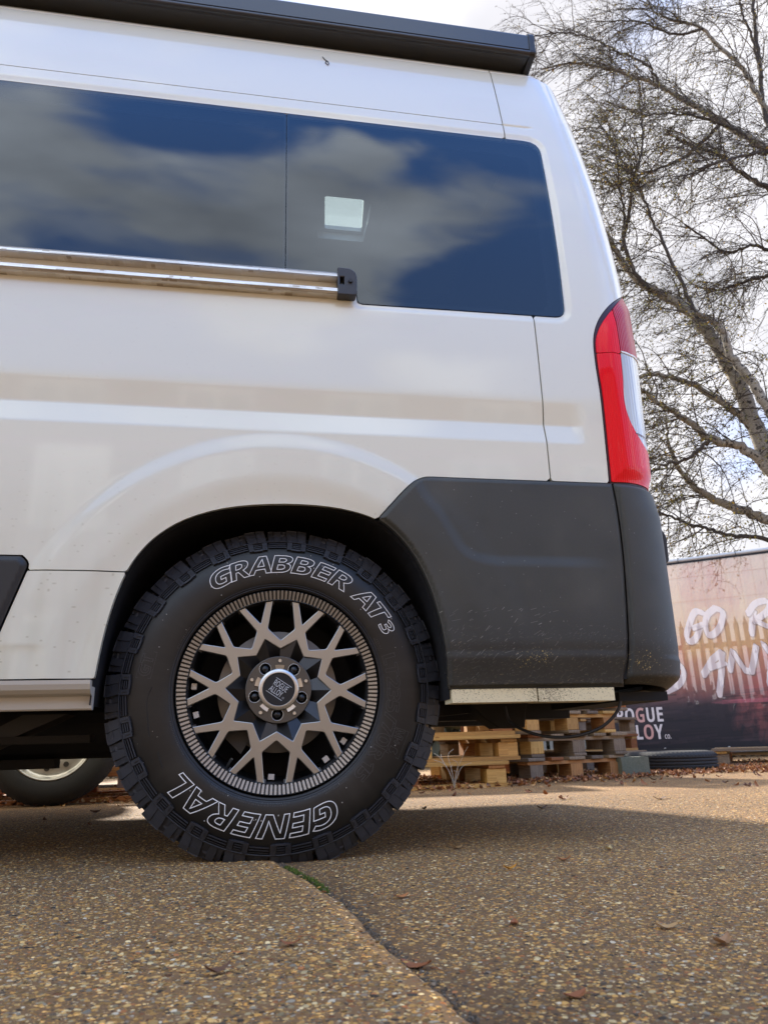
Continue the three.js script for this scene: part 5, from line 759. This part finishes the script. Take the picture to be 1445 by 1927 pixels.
// ---------------------------------------------------------------- leaves on the ground
function leafGeo(seed, curl) {
  const R = rng(seed), m = new MB(), n = 8, rows = [];
  for (let k = 0; k <= n; k++) { const t = k / n, x = (t - 0.5) * 0.05, w = 0.014 * Math.pow(Math.sin(Math.PI * Math.min(1, t * 0.96 + 0.02)), 0.8) * (1 + 0.25 * (R() - 0.5)), y = curl * (t - 0.5) ** 2 * 0.06 + 0.0012; rows.push([[x, y + curl * 0.006 * (R() * 0.6 + 0.5), -w], [x, y, 0], [x, y + curl * 0.006 * (R() * 0.6 + 0.5), w]]); }
  for (let k = 0; k < n; k++) for (const e of [0, 1]) m.quad(rows[k][e], rows[k][e + 1], rows[k + 1][e + 1], rows[k + 1][e]);
  const g = m.geo(); g.computeVertexNormals(); return g;
}
{
  const G = [leafGeo(1, 0.5), leafGeo(2, 0.8), leafGeo(3, 0.6)], st = new MB(); st.tube([V(0.024, 0.002, 0), V(0.034, 0.003, 0.002), V(0.042, 0.001, 0.005)], 0.0008, 5); const stalk = st.geo();
  const tone = (r, g, b) => phys(r, g, b, { roughness: 0.6, side: THREE.DoubleSide }), amber = tone(0.55, 0.24, 0.025), tan = tone(0.46, 0.28, 0.12), rust = tone(0.26, 0.09, 0.03), brown = tone(0.13, 0.06, 0.03), straw = tone(0.55, 0.42, 0.2), orange = tone(0.42, 0.16, 0.05), group = 'fallen leaves on the concrete';
  for (const [x, z, a, s, k, m, l] of [
    [0.448, 0.175, 0.2, 0.75, 1, amber, 'bright amber leaf lying alone right of the tyre'], [0.59, 0.103, -0.3, 0.75, 1, orange, 'orange leaf just beyond the bright amber one'], [0.814, 0.313, 0.1, 0.5, 2, straw, 'pale straw leaf with dark tip near the right edge'],
    [0.434, -0.169, 0.4, 0.8, 0, tan, 'tan leaf at the edge of the shade under the bumper'], [0.188, 0.384, 0.3, 0.7, 0, orange, 'dull orange leaf near the slab joint'], [0.482, 0.702, -0.2, 0.75, 2, tan, 'large curled tan leaf in the right foreground'],
    [0.502, 0.793, 0.5, 0.8, 1, tone(0.34, 0.19, 0.09), 'ragged brown leaf in the right foreground corner'], [0.125, 0.79, -0.5, 0.9, 2, rust, 'rust coloured leaf lying in the joint between the slabs'], [-0.093, 0.782, 0.4, 0.75, 1, brown, 'dark brown leaf on the left slab near the camera'],
    [-0.01, 0.683, -0.2, 0.62, 2, rust, 'small dark red leaf on the left slab'], [1.023, -1.124, 0.3, 1.2, 2, brown, 'dark curled leaf on the sunlit ground beyond the shade'], [0.746, -0.009, 0.8, 0.7, 1, straw, 'small straw leaf in the shade right of the bumper'],
    [1.269, -1.506, 0.1, 1.2, 1, rust, 'rust leaf on the sunlit concrete before the pallets'], [0.253, 0.93, 0.3, 0.7, 0, rust, 'flat red brown leaf at the bottom edge of the view'], [1.6, -1.3, -0.2, 1.3, 2, brown, 'brown leaf far right on the sunlit ground'], [0.30, 0.62, 1.2, 0.6, 0, rust, 'thin red leaf near the joint in the foreground']]) {
    const t = thing('fallen_leaf', l, 'leaf', [x, x < edgeX(z) ? 0.010 : 0.001, z], a, group); const b = mesh('blade', G[k], m, t), c = mesh('stalk', stalk, m, t); for (const o of [b, c]) o.scale.setScalar(s * 0.8);
  }
  // drift of leaves along the pallets and the fence
  const R = rng(808), N = 13000, drift = new THREE.InstancedMesh(G[1], phys(1, 1, 1, { roughness: 0.7, side: THREE.DoubleSide }), N), q = new THREE.Object3D(), c = new THREE.Color();
  for (let k = 0; k < N; k++) {
    const u = R(), x = lerp(-2.2, 6.4, u), front = x < 1 ? -2.55 : x < 3 ? lerp(-2.55, -3.25, (x - 1) / 2) : lerp(-3.25, -2.9, Math.min(1, (x - 3) / 2)), z = front - 0.12 + 0.35 * Math.abs(R() + R() - 1) - 2.0 * Math.pow(R(), 1.5) * (x > 3 ? 1 : 0.8), thin = R() < 0.02;
    q.position.set(x, 0.003 + 0.02 * R() * R(), thin ? z + 1.6 * R() : z); q.rotation.set(g2(R) * 0.8, R() * 6.3, g2(R) * 0.8); q.scale.setScalar(0.45 + 0.5 * R()); q.updateMatrix(); drift.setMatrixAt(k, q.matrix);
    const e = R(); e < 0.4 ? c.setRGB(0.34, 0.14, 0.05) : e < 0.65 ? c.setRGB(0.22, 0.085, 0.035) : e < 0.85 ? c.setRGB(0.46, 0.26, 0.10) : c.setRGB(0.13, 0.06, 0.035); drift.setColorAt(k, c);
  }
  drift.name = 'leaf_litter'; drift.userData = { kind: 'stuff', label: 'drift of brown autumn leaves along the pallets and fence', category: 'leaf litter' }; scene.add(drift);
  // dark leafy backdrop, added so the gaps between the pallets look dark
  { const R5 = rng(515), M5 = 9000, us = new THREE.InstancedMesh(G[2], phys(1, 1, 1, { roughness: 0.9, side: THREE.DoubleSide }), M5); for (let k = 0; k < M5; k++) { const x = lerp(-7, 8, R5()), z = -7.6 + 1.3 * (R5() + R5() - 1), h = 0.95 * (0.55 + 0.45 * fbm(x * 0.9, 2, 5, 3)); q.position.set(x, h * Math.pow(R5(), 0.8), z); q.rotation.set(R5() * 6, R5() * 6, R5() * 6); q.scale.setScalar(2.2 + 2.2 * R5()); q.updateMatrix(); us.setMatrixAt(k, q.matrix); const v = 0.6 + 0.8 * R5(); c.setRGB(0.055 * v, 0.05 * v, 0.025 * v); us.setColorAt(k, c); } us.name = 'added_undergrowth'; us.userData = { kind: 'stuff', label: 'dark leafy backdrop added behind the gaps between the pallets', category: 'added_undergrowth' }; scene.add(us); }
  // dry weed at the pallets
  const w = thing('dry_weed', 'bare pale stalks of a dry weed before the yellow pallets', 'weed', [1.06, 0, -2.52]), wb = new MB(), R2 = rng(4); for (let k = 0; k < 9; k++) { const a = R2() * 6.28, h = 0.08 + 0.12 * R2(); wb.tube(spline([[0, 0, 0], [0.02 * Math.cos(a), h * 0.5, 0.02 * Math.sin(a)], [0.07 * Math.cos(a), h, 0.07 * Math.sin(a)], [0.11 * Math.cos(a + 0.4), h * 1.15, 0.1 * Math.sin(a + 0.4)]], 8), 0.0013, 4); } mesh('stalks', wb.geo(), std(0.42, 0.38, 0.32, 0.9), w);
}
function g2(R) { return R() + R() - 1; }
renderer.render(scene, camera);
